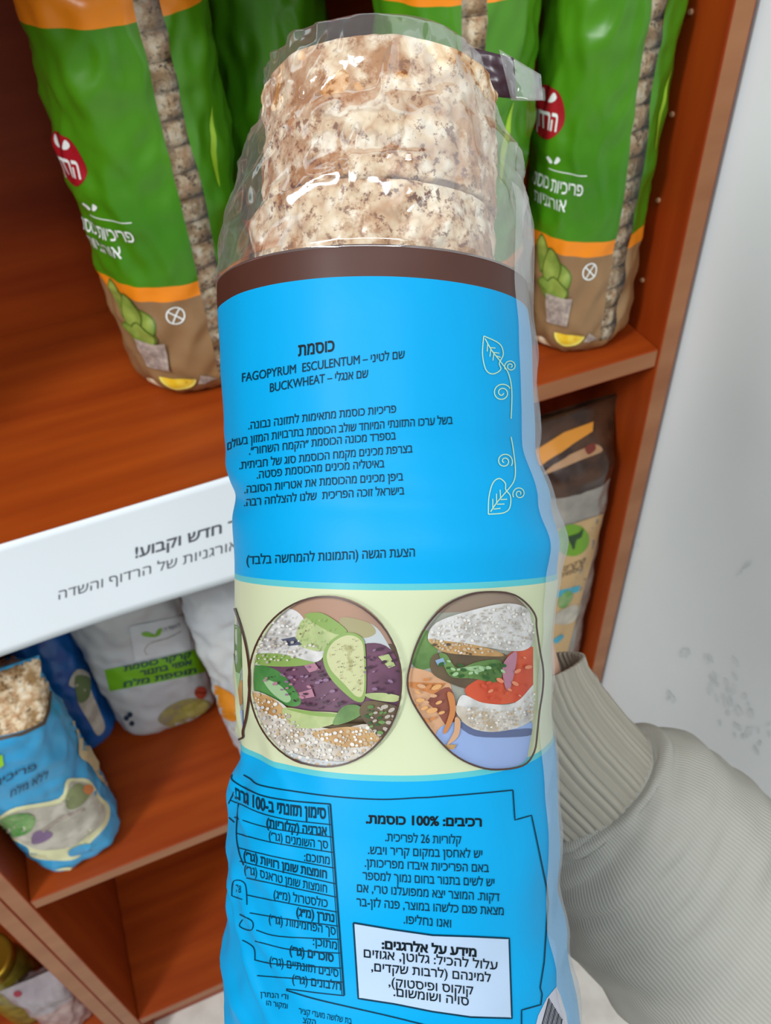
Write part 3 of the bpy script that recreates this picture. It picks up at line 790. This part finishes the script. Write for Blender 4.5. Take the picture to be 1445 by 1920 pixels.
# prints on the label ------------------------------------------------
DK = mat('label_ink', '#022c40', .5, spec=.12); BK = mat('label_black', '#0a151c', .5, spec=.12); PALE = mat('label_pale', '#a3c4a6', .45); OUTL = mat('oval_outline', '#3a2016', .4)
z6b = Z(420, 600, 3.141)
p = Print('printed_text', bag, lm)
def L(s, a, b, h, bold=.009, sag=2.5, m=DK):
    mid = ((a[0]+b[0])/2, (a[1]+b[1])/2-sag)
    p.text(s, spline([a, mid, b], 8), h, m, bold, 1, .0)
L('כוסמת', z6b(438, 213), z6b(650, 182), 19.5, .022, 0, BK)
L('שם לטיני – FAGOPYRUM  ESCULENTUM', z6b(108, 365), z6b(1062, 225), 14)
L('שם אנגלי – BUCKWHEAT', z6b(272, 425), z6b(848, 338), 14)
L('פריכיות כוסמת מתאימות לתזונה נבונה.', z6b(145, 645), z6b(1012, 545), 13.5)
p.text('בשל ערכו התזונתי המיוחד שולב הכוסמת בתרבויות המזון בעולם', z6b([(22, 768), (80, 738), (370, 692), (700, 660), (1000, 633), (1343, 612)]), 13.5, DK, .009)
L('בספרד מכונה הכוסמת ״הקמח השחור״.', z6b(150, 793), z6b(1010, 703), 13.5)
L('בצרפת מכינים מקמח הכוסמת סוג של חביתית.', z6b(92, 880), z6b(1108, 780), 13.5)
L('באיטליה מכינים מהכוסמת פסטה.', z6b(195, 935), z6b(943, 868), 13.5)
L('ביפן מכינים מהכוסמת את אטריות הסובה.', z6b(122, 1020), z6b(1053, 945), 13.5)
L('בישראל זוכה הפריכית  שלנו להצלחה רבה.', z6b(120, 1098), z6b(1060, 1027), 13.5)
L('הצעת הגשה (התמונות להמחשה בלבד)', z6b(135, 1440), z6b(1122, 1392), 15, .009, .5)
z5 = Z(380, 1420, 1.953)
p.build()
p = Print('ingredients_text', bag, lm)
L('רכיבים: 100% כוסמת.', z5(597, 240), z5(1020, 252), 14.5, .035, -1, BK)
L('קלוריות 26 לפריכית.', z5(668, 306), z5(945, 316), 14, .009, -1)
L('יש לאחסן במקום קריר ויבש.', z5(605, 353), z5(1022, 368), 14, .009, -1)
L('באם הפריכיות איבדו מפריכותן.', z5(593, 400), z5(1046, 420), 14, .009, -1)
L('יש לשים בתנור בחום נמוך למספר', z5(585, 447), z5(1066, 472), 14, .009, -1)
L('דקות. המוצר יצא ממפועלנו טרי, אם', z5(565, 492), z5(1085, 526), 14, .009, -1)
L('מצאת פגם כלשהו במוצר, פנה לזן-בר', z5(563, 543), z5(1100, 577), 14, .009, -1)
L('ואנו נחליפו.', z5(735, 607), z5(908, 622), 14, .009, 0)
z4 = Z(420, 1460, 4.014)
p.build()
p = Print('fine_print', bag, lm)
L('ודי הנתרן', z4(275, 1640), z4(485, 1660), 9, 0, 0); L('ומקור הו', z4(320, 1705), z4(480, 1730), 9, 0, 0)
L('בת שלושה מועדי קציר', z4(565, 1765), z4(960, 1845), 10, 0, 0); L('הקצ', z4(595, 1835), z4(690, 1855), 10, 0, 0)
p.build()
p = Print('nutrition_table', bag, lm)
ln = lambda pts, wd=2.2, zz=z4: p.line(spline(zz(pts), 5), wd, DK, 1)
ln([(60, -30), (75, 20), (270, 120), (500, 165), (800, 190)], 2.6)
ln([(800, 190), (905, 1630)], 3.2); ln([(784, 200), (888, 1625)], 1.2)
rows = [[(50, 160), (110, 187), (300, 265), (500, 310), (806, 345)], [(80, 290), (340, 370), (820, 440)], [(95, 410), (340, 475), (826, 556)], [(105, 520), (400, 590), (832, 672)],
        [(120, 620), (420, 695), (838, 790)], [(170, 745), (420, 800), (844, 890)], [(170, 875), (500, 940), (850, 1002)], [(195, 1010), (500, 1060), (858, 1108)],
        [(245, 1140), (420, 1185), (865, 1208)], [(235, 1220), (500, 1285), (872, 1312)], [(230, 1362), (400, 1395), (880, 1425)], [(250, 1482), (490, 1500), (892, 1530)], [(470, 1580), (700, 1610), (905, 1632)]]
for r in rows: ln(r, 1.8)
ln([(75, 100), (20, 250), (80, 330)], 2); ln([(110, 190), (95, 400), (112, 540), (150, 650)], 2)
ln([(60, 880), (75, 770), (160, 790), (175, 950)], 1.8); ln([(60, 880), (140, 910)], 1.5)
ln([(120, 1020), (215, 1075), (205, 1140), (120, 1110), (140, 1060)], 1.8); ln([(140, 1215), (225, 1270), (235, 1362)], 1.8)
TT = lambda s, pts, h, b: p.text(s, spline(z4(pts), 6), h, DK, b, 1)
TT('סימון תזונתי ב-100 גרם', [(85, 145), (275, 232), (520, 275), (768, 300)], 19, .03)
TT('אנרגיה (קלוריות)', [(322, 362), (550, 402), (775, 425)], 14.5, .025)
TT('סך השומנים (גר׳)', [(340, 455), (560, 500), (782, 526)], 14, .006)
TT('מתוכם:', [(605, 618), (795, 645)], 14, .006)
TT('חומצות שומן רוויות (גר׳)', [(150, 605), (450, 685), (775, 750)], 14, .025)
TT('חומצות שומן טראנס (גר׳)', [(155, 708), (450, 790), (775, 858)], 14, .006)
TT('כולסטרול (מ״ג)', [(375, 900), (780, 968)], 14, .006)
TT('נתרן (מ״ג)', [(545, 1030), (830, 1078)], 14, .025)
TT('סך הפחמימות (גר׳)', [(340, 1082), (840, 1176)], 14, .006)
TT('מתוכן:', [(670, 1250), (850, 1285)], 14, .006)
TT('סוכרים (גר׳)', [(495, 1318), (825, 1378)], 14, .025)
TT('סיבים תזונתיים (גר׳)', [(345, 1400), (860, 1492)], 14, .006)
TT('חלבונים (גר׳)', [(515, 1535), (880, 1592)], 14, .006)
TT('78', [(92, 850), (130, 862)], 12, 0)
p.build()
p = Print('panel_outline', bag, lm)
z5b = Z(740, 1480, 4.014)
p.line(spline(z4([(150, -30), (200, 0), (280, 50), (600, 105), (900, 140), (1200, 155), (1445, 143)]), 5)+spline(z5b([(250, 60), (600, 32), (885, 5)]), 5), 2.6, DK, 1)
p.line(z5b([(885, 5), (900, 230), (1025, 195), (1140, 740), (1150, 860), (1120, 1300), (1090, 1490), (1105, 1540), (1095, 1620), (950, 1660), (950, 1800)]), 2.4, DK, 1)
p.line(spline(z4([(470, 1590), (700, 1660), (1200, 1775), (1445, 1835), (1700, 1900)]), 5), 2.4, DK, 1)
p.build()
p = Print('allergen_box', bag, lm)
PALEB = mat('box_pale', '#9db0c6', .42, spec=.25)
q = z5([(552, 605), (700, 630), (840, 650), (980, 655), (1120, 662), (1130, 955), (980, 950), (840, 930), (700, 902), (570, 882)])
p.poly(q, PALEB, 0); p.line(q, 3.2, DK, 1, True)
A = lambda s, a, b, h, bo: p.text(s, [z5(*a), z5(*b)], h, BK, bo, 2)
A('מידע על אלרגנים:', (655, 698), (1000, 728), 14, .04)
A('עלול להכיל: גלוטן, אגוזים', (590, 730), (1077, 777), 14.5, .01)
A('למינהם (לרבות שקדים,', (617, 780), (1052, 822), 14.5, .01)
A('קוקוס ופיסטוק),', (680, 836), (988, 868), 14.5, .01)
A('סויה ושומשום.', (698, 872), (972, 908), 14.5, .01)
p.build()
p = Print('leaf_ornament', bag, lm)
zo = Z(380, 560, 2.064)
def spiral(cx, cy, r, a0, turns, sgn=1, n=40): return [(cx+r*(1-.85*i/n)*cos(a0+sgn*2*pi*turns*i/n), cy+r*(1-.85*i/n)*sin(a0+sgn*2*pi*turns*i/n)) for i in range(n+1)]
orn = lambda pts, wd=2.0, sm=True: p.line(spline(zo(pts), 5) if sm else zo(pts), wd, PALE, 1, step=3)
orn([(1085, 145), (1145, 175), (1160, 215), (1145, 250), (1150, 275), (1120, 292), (1093, 275), (1080, 215), (1085, 145)])
orn([(1090, 155), (1115, 200), (1150, 245), (1180, 290), (1193, 360), (1190, 465)])
for a, b in (((1100, 175), (1098, 205)), ((1112, 195), (1108, 225)), ((1124, 212), (1120, 240)), ((1108, 190), (1130, 192)), ((1120, 208), (1145, 212)), ((1132, 222), (1150, 228))): orn([a, b], 1.8, False)
orn(spiral(1188, 262, 24, 2.6, 1.8, 1)+[], 1.8, False); orn(spiral(1155, 365, 36, -.5, 1.9, -1), 2, False)
orn([(1190, 535), (1198, 580), (1207, 660), (1200, 710), (1165, 755)])
orn(spiral(1165, 630, 32, .6, 1.8, -1), 2, False); orn(spiral(1222, 755, 26, 2.6, 1.7, 1), 1.8, False)
orn([(1103, 835), (1105, 770), (1120, 715), (1145, 697), (1168, 715), (1170, 740), (1188, 765), (1185, 810), (1160, 830), (1103, 835)])
orn([(1165, 755), (1135, 790), (1112, 825)])
for a, b in (((1120, 812), (1120, 775)), ((1135, 793), (1134, 755)), ((1150, 775), (1148, 740)), ((1122, 815), (1150, 812)), ((1135, 796), (1165, 795)), ((1150, 778), (1175, 776))): orn([a, b], 1.8, False)
p.build()
p = Print('barcode', bag, lm)
zb_ = Z(1000, 1150, 2.494)
GREYB = mat('barcode_paper', '#a9a9b4', .4)
bq = zb_([(0, 1960), (20, 1880), (60, 1800), (105, 1745), (125, 1790), (150, 1870), (165, 1960)])
p.poly(bq, GREYB, 0)
for k in range(13): p.line(zb_([(30+k*8, 1950-2*k), (70+k*5, 1800+k*8)]), 1.2+.9*(k % 3 == 0), BK, 1)
p.build()

# pictures of food in the ovals -----------------------------------------
zf = Z(380, 1060, 2.064)
def dim(h): return h and '#'+''.join('%02x' % int(int(h[i:i+2], 16)*.83) for i in (1, 3, 5))
fm = lambda n, a, b=None, s=160, **k: mat(n, dim(a), .45, dim(b), s, spec=.25, **k)
PUFF = fm('photo_puff', '#d6cfc4', '#b8a68c', 190, lo=.42, hi=.66, detail=6); PUFFW = fm('photo_puff_white', '#dcdad6', '#aeaaa6', 170, lo=.42, hi=.7, detail=6)
AVO = fm('photo_avocado', '#b9c487', '#a3b477', 220); AVOE = fm('photo_avocado_edge', '#86a552'); AVOS = fm('photo_avocado_pale', '#c6c795', '#97925a', 420, lo=.55, hi=.72)
CAB = fm('photo_cabbage', '#5c3b4e', '#71485f', 120); CUC = fm('photo_cucumber', '#3f7a3b', '#5f9a50', 90); CUCL = fm('photo_cucumber_light', '#9fbf8f'); HERB = fm('photo_herb', '#4c6f38', '#6e9150', 130)
BGW = fm('photo_warm_ground', '#b08a72', '#a08070', 40); BGP = fm('photo_pale_ground', '#c9ccd0', '#b7bdbb', 30); TOM = fm('photo_tomato', '#d25a38', '#c94a30', 90); SHAD = fm('photo_brown', '#5a4a38', '#6a5a40', 70)
PINKH = fm('photo_pink', '#b07a8c'); PEACH = fm('photo_peach', '#c9936a', '#d2a27c', 60); LAV = fm('photo_blue_plate', '#8fa6d6', '#9ab0dc', 20); MEAT = fm('photo_meat', '#7a4038', '#8e5040', 110); CAR = fm('photo_carrot', '#c8824a'); BUNC = fm('photo_bun_crust', '#b08450', '#c9a26c', 150)
lmp = px_mapper(LB, .00012, .00005)
def oval_pic(win, items, outline):
    q = Print('food_photo', bag, lmp)
    for n, (pts, m) in enumerate(items):
        if pts == 'dots':
            reg, cnt, r0, r1, cols, sd, asp = m; rr_ = random.Random(sd); R2 = spline(zf(reg), 5, True)
            xs = [a for a, b in R2]; ys = [b for a, b in R2]; done = []
            for _ in range(cnt*12):
                x, y = rr_.uniform(min(xs), max(xs)), rr_.uniform(min(ys), max(ys)); r = rr_.uniform(r0, r1)
                if any((x-a)**2+(y-b)**2 < (r+c_)**2 for a, b, c_ in done): continue
                ins = sum((a[1] > y) != (b[1] > y) and x < (b[0]-a[0])*(y-a[1])/(b[1]-a[1])+a[0] for a, b in zip(R2, R2[1:]+R2[:1])) % 2
                if not ins: continue
                done.append((x, y, r*max(1, asp)))
                e = clip([(x+dx, y+dy) for dx, dy in ell(0, 0, r*asp, r, 9, rr_.uniform(-.6, .6))], win)
                q.poly(e, rr_.choice(cols), n, 40)
                if len(done) >= cnt: break
            continue
        c = clip(spline(zf(pts), 5, True) if len(pts) > 4 else zf(pts), win)
        q.poly(c, m, n, 8)
    q.line(outline, 3.6, OUTL, len(items)+2, True)
    q.build()
win = zf([(485+282*cos(a)*(1 if cos(a) > 0 else 1.0), 445+328*sin(a)) for a in (2*pi*i/60 for i in range(60))])
PW1 = fm('photo_puff_grain', '#e6e0d6'); PW2 = fm('photo_puff_gap', '#b4a99d'); PW3 = fm('photo_puff_tan', '#c6ab86'); SPK = fm('photo_speck', '#7a7048'); LIL = fm('photo_lilac', '#8a6a86'); DKC = fm('photo_dark_plum', '#3f2734'); GRD = fm('photo_dark_green', '#2f5a2a')
TOML = fm('photo_tomato_light', '#e08a66'); CARL = fm('photo_carrot_light', '#dda468')
oval_pic(win, [
    ([(150, 80), (820, 80), (820, 820), (150, 820)], SHAD),
    ([(150, 80), (820, 80), (800, 280), (620, 290), (400, 190), (240, 250), (150, 300)], BGW),
    ([(180, 260), (250, 180), (350, 170), (400, 230), (360, 320), (250, 330), (190, 320)], PUFFW),
    ([(560, 210), (660, 230), (720, 310), (770, 420), (740, 400), (660, 330), (560, 260)], BGP),
    ([(540, 200), (640, 220), (670, 260), (620, 280), (540, 250)], fm('photo_olive', '#a39b70')),
    ([(190, 400), (300, 370), (460, 370), (640, 300), (740, 340), (790, 500), (740, 560), (560, 570), (380, 560), (260, 480)], CAB),
    ([(200, 390), (300, 410), (380, 510), (360, 545), (260, 520), (190, 480)], CUC),
    ([(240, 440), (300, 460), (345, 510), (325, 530), (270, 490)], CUCL),
    ([(190, 300), (250, 270), (400, 285), (470, 320), (450, 370), (330, 380), (200, 380)], PUFFW),
    ([(365, 280), (390, 210), (460, 195), (530, 230), (540, 265), (470, 330), (380, 310)], AVO),
    ([(400, 190), (470, 185), (560, 250), (520, 265), (440, 225)], AVOE),
    ([(205, 345), (300, 340), (400, 365), (440, 378), (340, 390), (220, 382)], AVOE),
    ([(310, 285), (360, 275), (390, 305), (340, 310)], fm('photo_slate', '#50546a')),
    ([(470, 350), (500, 290), (560, 258), (615, 275), (632, 330), (632, 500), (600, 525), (540, 480), (490, 420)], AVOE),
    ([(485, 345), (510, 295), (565, 268), (612, 285), (626, 335), (626, 480), (600, 505), (550, 455), (500, 400)], AVOS),
    ([(680, 350), (720, 340), (745, 385), (720, 395)], AVO),
    ([(630, 495), (700, 490), (765, 505), (740, 525), (660, 515)], AVO),
    ([(400, 385), (440, 375), (460, 400), (420, 412)], PINKH), ([(380, 490), (430, 475), (440, 505), (390, 515)], PINKH),
    ([(200, 490), (300, 520), (400, 600), (520, 630), (640, 610), (700, 660), (640, 740), (520, 780), (350, 760), (240, 640)], PUFF),
    ([(205, 495), (270, 505), (330, 560), (320, 590), (250, 560)], BUNC),
    ([(430, 650), (560, 620), (660, 640), (690, 680), (560, 700)], BUNC),
    ([(325, 550), (430, 560), (540, 570), (510, 610), (420, 628), (350, 610)], AVO), ([(335, 552), (440, 562), (530, 572), (520, 582), (430, 576)], AVOE),
    ([(510, 610), (545, 545), (600, 535), (625, 565), (570, 600)], HERB),
    ([(640, 520), (720, 530), (760, 560), (700, 660), (640, 610), (610, 560)], SHAD),
    ([(330, 715), (420, 740), (540, 755), (600, 745), (540, 790), (400, 790)], BGP),
    ('dots', ([(215, 500), (300, 530), (400, 620), (520, 640), (640, 620), (690, 660), (640, 730), (520, 770), (350, 740), (250, 640)], 230, 1.2, 3.6, [PW1, PW1, PUFFW, PW2, PW3], 1, 1.2)),
    ('dots', ([(500, 340), (515, 300), (565, 275), (608, 292), (620, 340), (620, 470), (598, 490), (555, 445), (510, 395)], 42, .7, 1.4, [SPK], 2, 1)),
    ('dots', ([(250, 430), (380, 390), (470, 400), (500, 470), (560, 540), (400, 545), (300, 470)], 46, 1.0, 3.2, [LIL, DKC, DKC, PINKH], 3, 1.8)),
    ('dots', ([(640, 310), (740, 350), (780, 480), (650, 470)], 24, 1.0, 3.2, [LIL, DKC, DKC], 4, 1.8)),
    ('dots', ([(200, 300), (250, 275), (400, 290), (460, 325), (330, 370), (210, 370)], 60, 1, 2.6, [PW1, PW2, PUFF], 5, 1.3)),
    ('dots', ([(190, 260), (250, 190), (345, 180), (380, 230), (350, 310), (250, 320)], 50, 1, 2.6, [PW1, PW2, PUFF], 6, 1.3)),
    ('dots', ([(380, 290), (400, 215), (460, 205), (525, 240), (470, 320)], 26, .8, 1.8, [AVOS, SPK, AVOE], 7, 1.2)),
    ('dots', ([(640, 530), (720, 540), (750, 565), (700, 650), (650, 610)], 26, 1.5, 4, [HERB, GRD, PW2], 8, 1.8)),
], win)
right_outline = zf([(790, 445), (800, 380), (825, 300), (870, 215), (940, 145), (1030, 107), (1120, 100), (1190, 112), (1240, 150), (1268, 195), (1272, 240), (1285, 330), (1296, 400), (1294, 480), (1282, 560), (1274, 640), (1262, 720), (1220, 772), (1120, 787), (1040, 770), (960, 725), (890, 650), (830, 560), (800, 500)])
right_outline = spline(right_outline, 4, True)
oval_pic(right_outline, [
    ([(760, 80), (1320, 80), (1320, 820), (760, 820)], fm('photo_grey_ground', '#a8a89c', '#989a8c', 30)),
    ([(860, 180), (1100, 100), (1240, 120), (1290, 180), (1000, 180)], fm('photo_taupe', '#93806f')),
    ([(790, 330), (850, 250), (900, 290), (900, 380), (830, 400)], HERB),
    ([(780, 400), (900, 420), (960, 470), (940, 620), (930, 720), (850, 640), (780, 520)], PEACH),
    ([(790, 450), (940, 455), (900, 500), (800, 470)], CAR),
    ([(870, 520), (950, 470), (980, 560), (960, 640), (900, 560)], MEAT),
    ([(900, 660), (1000, 600), (1300, 620), (1300, 800), (1000, 800)], LAV),
    ([(980, 600), (1100, 640), (1260, 630), (1250, 660), (1050, 660)], fm('photo_plate_dark', '#5f6a8e')),
    ([(880, 400), (900, 340), (1050, 330), (1180, 350), (1200, 440), (1050, 480), (920, 440)], SHAD),
    ([(1150, 400), (1180, 340), (1260, 315), (1282, 330), (1278, 440), (1240, 510), (1160, 535), (1050, 525), (1010, 480), (1060, 440)], TOM),
    ([(1000, 500), (1080, 530), (1200, 530), (1285, 450), (1300, 540), (1250, 610), (1140, 642), (1040, 630), (980, 570)], PUFFW),
    ([(975, 540), (1060, 560), (1180, 570), (1230, 590), (1140, 640), (1040, 628), (990, 590)], PUFF),
    ([(870, 290), (900, 220), (1040, 170), (1180, 145), (1260, 180), (1275, 270), (1250, 320), (1180, 330), (1050, 310), (940, 320)], PUFFW),
    ([(870, 285), (930, 290), (1040, 305), (1130, 330), (1150, 350), (1020, 345), (920, 330)], BUNC),
    ([(910, 340), (940, 345), (980, 395), (1060, 370), (1140, 365), (1150, 420), (1120, 450), (1040, 435), (960, 430), (930, 390)], HERB),
    ([(985, 395), (1060, 385), (1110, 395), (1060, 412)], CUCL),
    ([(895, 365), (925, 355), (935, 380), (905, 385)], fm('photo_bluegrey', '#8aa8c4')),
    ([(1150, 385), (1190, 335), (1205, 350), (1180, 470), (1160, 470)], PINKH),
    ([(940, 490), (965, 500), (970, 570), (940, 640), (925, 640), (950, 560)], CAR),
    ([(970, 585), (990, 600), (980, 660), (940, 690), (965, 640)], PEACH), ([(920, 690), (975, 690), (965, 708), (925, 708)], BUNC),
    ('dots', ([(880, 285), (905, 225), (1040, 178), (1180, 152), (1250, 185), (1268, 265), (1245, 310), (1180, 322), (1050, 302), (940, 310)], 190, 1, 2.8, [PW1, PW1, PUFF, PW2, PW2], 11, 1.3)),
    ('dots', ([(1000, 545), (1080, 550), (1200, 550), (1280, 480), (1290, 540), (1240, 605), (1140, 635), (1040, 622)], 110, 1, 2.6, [PW1, PUFF, PW2, PW3], 12, 1.3)),
    ('dots', ([(880, 290), (930, 295), (1040, 310), (1120, 335), (1020, 340), (920, 325)], 34, 1.2, 3, [PW3, PUFF, SHAD], 13, 1.5)),
    ('dots', ([(1070, 450), (1160, 420), (1200, 370), (1260, 330), (1270, 430), (1230, 500), (1150, 520), (1060, 510)], 16, 1.5, 4, [TOML, TOM], 14, 2)),
    ('dots', ([(920, 360), (1040, 390), (1140, 375), (1140, 420), (1040, 430), (940, 410)], 26, 1.5, 3.6, [HERB, GRD, CUCL], 15, 1.8)),
    ('dots', ([(790, 420), (900, 440), (940, 480), (920, 600), (850, 620), (790, 520)], 18, 2, 6, [CAR, CARL, PEACH], 16, 2.2)),
], right_outline)
left_outline = zf([(60, 130), (112, 140), (140, 200), (165, 280), (180, 360), (186, 440), (182, 520), (172, 590), (160, 640), (158, 668), (120, 672), (60, 670)])
left_outline = spline(left_outline, 4, True)
oval_pic(left_outline, [
    ([(40, 100), (200, 100), (200, 700), (40, 700)], fm('photo_pale_mix', '#a4aca8', '#7f8e80', 60)),
    ([(110, 240), (150, 250), (165, 340), (140, 420), (110, 400)], HERB),
    ([(110, 470), (160, 440), (170, 520), (130, 560)], BUNC),
    ([(110, 400), (150, 420), (140, 480), (110, 470)], CUCL),
    ([(100, 560), (170, 560), (160, 640), (110, 650)], LAV),
], left_outline)

# the rice cakes inside -----------------------------------------------------
def cake(t0, t1, cx, r, label, seed, d=.247):
    rows = []; n = 44
    for s, k in ((.02, 0), (.4, 0), (.75, 0), (.93, 0), (.98, .012)): rows.append((s, t0+(t1-t0)*k))
    for i in range(n+1): rows.append((1.0, t0+(t1-t0)*(.03+.94*i/n)))
    for s, k in ((.98, .988), (.93, 1), (.75, 1), (.4, 1), (.02, 1)): rows.append((s, t0+(t1-t0)*k))
    V = []; NCk = 200
    for s, t in rows:
        c0 = P(cx, t, d)
        for j in range(NCk):
            a = 2*pi*j/NCk; q = Vector((sin(a)*s*r, cos(a)*s*r, (t-t0)/F*d))
            b = .0011*noise.noise(q*120+Vector((seed, 0, 0)))+.0007*noise.noise(q*330+Vector((0, seed, 0)))+.0011*noise.noise(q*45+Vector((0, 0, seed)))
            dd = CD*(b*(1 if s < .99 else .3))
            V.append(c0+(CR*sin(a)-CF*cos(a))*(r*s+b)+dd)
    o = mesh_obj('rice_cake', V, grid_faces(len(rows), NCk, True), RICE)
    return tag(o, label, 'rice cake', 'puffed buckwheat cakes in the held bag')
cake(182, 416, 712, .0338, 'thick speckled puffed buckwheat cake topmost in the clear top of the held bag', 1)
cake(418.5, 640, 702, .0356, 'speckled puffed buckwheat cake second from the top, meeting the brown band', 6, .2475)

# ------------------------------------------------------------------ the arm that holds the bag
person = empty('person', P(1150, 1500, .37), 'person in a pale grey ribbed-cuff sweatshirt, arm reaching in from lower right', 'person')
SKIN = mat('skin', '#c99a80', .5, '#d2a58c', 60, bump=.1)
def knit(name, col, col2, scale, ang):
    m = bpy.data.materials.new(name); m.use_nodes = True; nt = m.node_tree; b = nt.nodes['Principled BSDF']
    b.inputs['Roughness'].default_value = .9; b.inputs['Specular IOR Level'].default_value = .15
    uv = nt.nodes.new('ShaderNodeUVMap'); sx = nt.nodes.new('ShaderNodeSeparateXYZ'); nt.links.new(uv.outputs[0], sx.inputs[0])
    k = nt.nodes.new('ShaderNodeMath'); k.operation = 'MULTIPLY'; k.inputs[1].default_value = scale; nt.links.new(sx.outputs['X'], k.inputs[0])
    s_ = nt.nodes.new('ShaderNodeMath'); s_.operation = 'SINE'; nt.links.new(k.outputs[0], s_.inputs[0])
    mr = nt.nodes.new('ShaderNodeMapRange'); mr.inputs[1].default_value = -1; mr.inputs[2].default_value = 1; nt.links.new(s_.outputs[0], mr.inputs[0])
    mx = nt.nodes.new('ShaderNodeMixRGB'); mx.inputs[1].default_value = lin(col); mx.inputs[2].default_value = lin(col2); nt.links.new(mr.outputs[0], mx.inputs[0])
    nt.links.new(mx.outputs[0], b.inputs['Base Color'])
    bp = nt.nodes.new('ShaderNodeBump'); bp.inputs['Strength'].default_value = .35; bp.inputs['Distance'].default_value = .0006
    nt.links.new(mr.outputs[0], bp.inputs['Height']); nt.links.new(bp.outputs[0], b.inputs['Normal'])
    return m
SLEEVE = knit('sweatshirt_knit', '#95938a', '#a09e95', 2*pi*190, 0); CUFF = knit('cuff_knit', '#928c7f', '#9d978a', 2*pi*120, 0)
def tube(name, path, rad, m, NCt=160, steps=90, ribs=0, rib_amp=0, wr=0, flat=.85, seed=0):
    pts = [P(*q) for q in path]
    cum = list(range(len(pts)))
    def at(t):
        i = min(len(pts)-2, int(t)); q = [pts[max(0, min(len(pts)-1, i+k))] for k in (-1, 0, 1, 2)]; s = t-i
        return .5*(2*q[1]+(q[2]-q[0])*s+(2*q[0]-5*q[1]+4*q[2]-q[3])*s*s+(3*q[1]-q[0]-3*q[2]+q[3])*s**3)
    def rr(t):
        i = min(len(rad)-2, int(t)); s = t-i; s = s*s*(3-2*s); return rad[i]*(1-s)+rad[i+1]*s
    V, UV = [], []
    for i in range(steps+1):
        t = (len(pts)-1)*i/steps; c = at(t); T_ = (at(min(len(pts)-1, t+.02))-at(max(0, t-.02))).normalized()
        a1 = T_.cross(CF).normalized(); a2 = a1.cross(T_).normalized(); R = rr(t)
        for j in range(NCt):
            a = 2*pi*j/NCt
            q = Vector((cos(a)*1.3, sin(a)*1.3, t*1.2+seed))
            w_ = wr*(noise.noise(q*1.1)+.5*noise.noise(q*2.3)+.7*noise.noise(Vector((cos(a)*1.2, sin(a)*1.2, t*3.5+cos(a)))))
            V.append(c+a1*cos(a)*(R+w_+rib_amp*cos(a*ribs))+a2*sin(a)*((R)*flat+w_+rib_amp*cos(a*ribs)))
    fc = grid_faces(steps+1, NCt, True)
    o = mesh_obj(name, V, fc, m, person)
    uvl = o.data.uv_layers.new(name='UVMap')
    for pl in o.data.polygons:
        for li, vi in zip(pl.loop_indices, pl.vertices):
            i, j = divmod(vi, NCt)
            if pl.vertices[0] % NCt == NCt-1 and j == 0: j = NCt
            uvl.data[li].uv = (j/NCt, i/steps)
    so = o.modifiers.new('thick', 'SOLIDIFY'); so.thickness = .0016; so.offset = -1
    return o
tube('cuff', [(970, 1262, .356), (990, 1328, .356), (1040, 1403, .358), (1102, 1470, .364), (1155, 1525, .372)], [.0275, .030, .0305, .0305, .033], CUFF, 480, 70, 52, .00055, .0004)
tube('sleeve', [(1098, 1468, .362), (1114, 1486, .364), (1168, 1540, .368), (1240, 1625, .372), (1340, 1735, .375), (1480, 1870, .378), (1700, 2080, .38), (1950, 2320, .38)],
     [.031, .0375, .049, .0545, .056, .057, .059, .06], SLEEVE, 200, 120, 0, 0, .0022, .8, 3)
# hand: wrist, palm, five fingers behind the bag, one skinned surface
def hand():
    vs, es, rs = [], [], []
    def add(u, v, d, r, par=None):
        vs.append(P(u, v, d)); rs.append(r)
        if par is not None: es.append((par, len(vs)-1))
        return len(vs)-1
    root = add(968, 1285, .356, .017)
    arm = add(1020, 1375, .360, .019, root); arm2 = add(1100, 1465, .366, .021, arm); 
    palm = add(915, 1192, .336, .021, root)
    pk = add(865, 1135, .321, .020, palm)
    for pts in ([(845, 1045, .3175, .0105), (795, 930, .315, .0095), (750, 855, .311, .0088), (710, 800, .306, .0078)],
                [(813, 1075, .3175, .0108), (740, 975, .315, .0098), (685, 900, .310, .009), (640, 845, .304, .008)],
                [(787, 1110, .3175, .0104), (705, 1030, .314, .0093), (650, 975, .308, .0086), (605, 930, .302, .0077)],
                [(780, 1155, .3175, .009), (707, 1100, .314, .0082), (663, 1065, .310, .0076), (625, 1035, .305, .0068)]):
        k = pk
        for q in pts: k = add(*q, k)
    k = palm
    for q in ((960, 1120, .3185, .0125), (970, 1045, .313, .0105), (957, 980, .3065, .009)): k = add(*q, k)
    me = bpy.data.meshes.new('hand'); off = parent_loc(person)
    me.from_pydata([v-off for v in vs], es, [])
    o = bpy.data.objects.new('hand', me); C.objects.link(o); o.parent = person
    sk = o.modifiers.new('skin', 'SKIN'); sk.use_smooth_shade = True
    for i, r in enumerate(rs): me.skin_vertices[0].data[i].radius = (r, r)
    me.skin_vertices[0].data[0].use_root = True
    o.modifiers.new('sub', 'SUBSURF').levels = 2; o.modifiers['sub'].render_levels = 2
    bpy.context.view_layer.update()
    m2 = bpy.data.meshes.new_from_object(o.evaluated_get(bpy.context.evaluated_depsgraph_get()))
    o.modifiers.clear(); o.data = m2; bpy.data.meshes.remove(me); m2.name = 'hand'
    m2.materials.clear(); m2.materials.append(SKIN)
    for pl in m2.polygons: pl.use_smooth = True
hand()
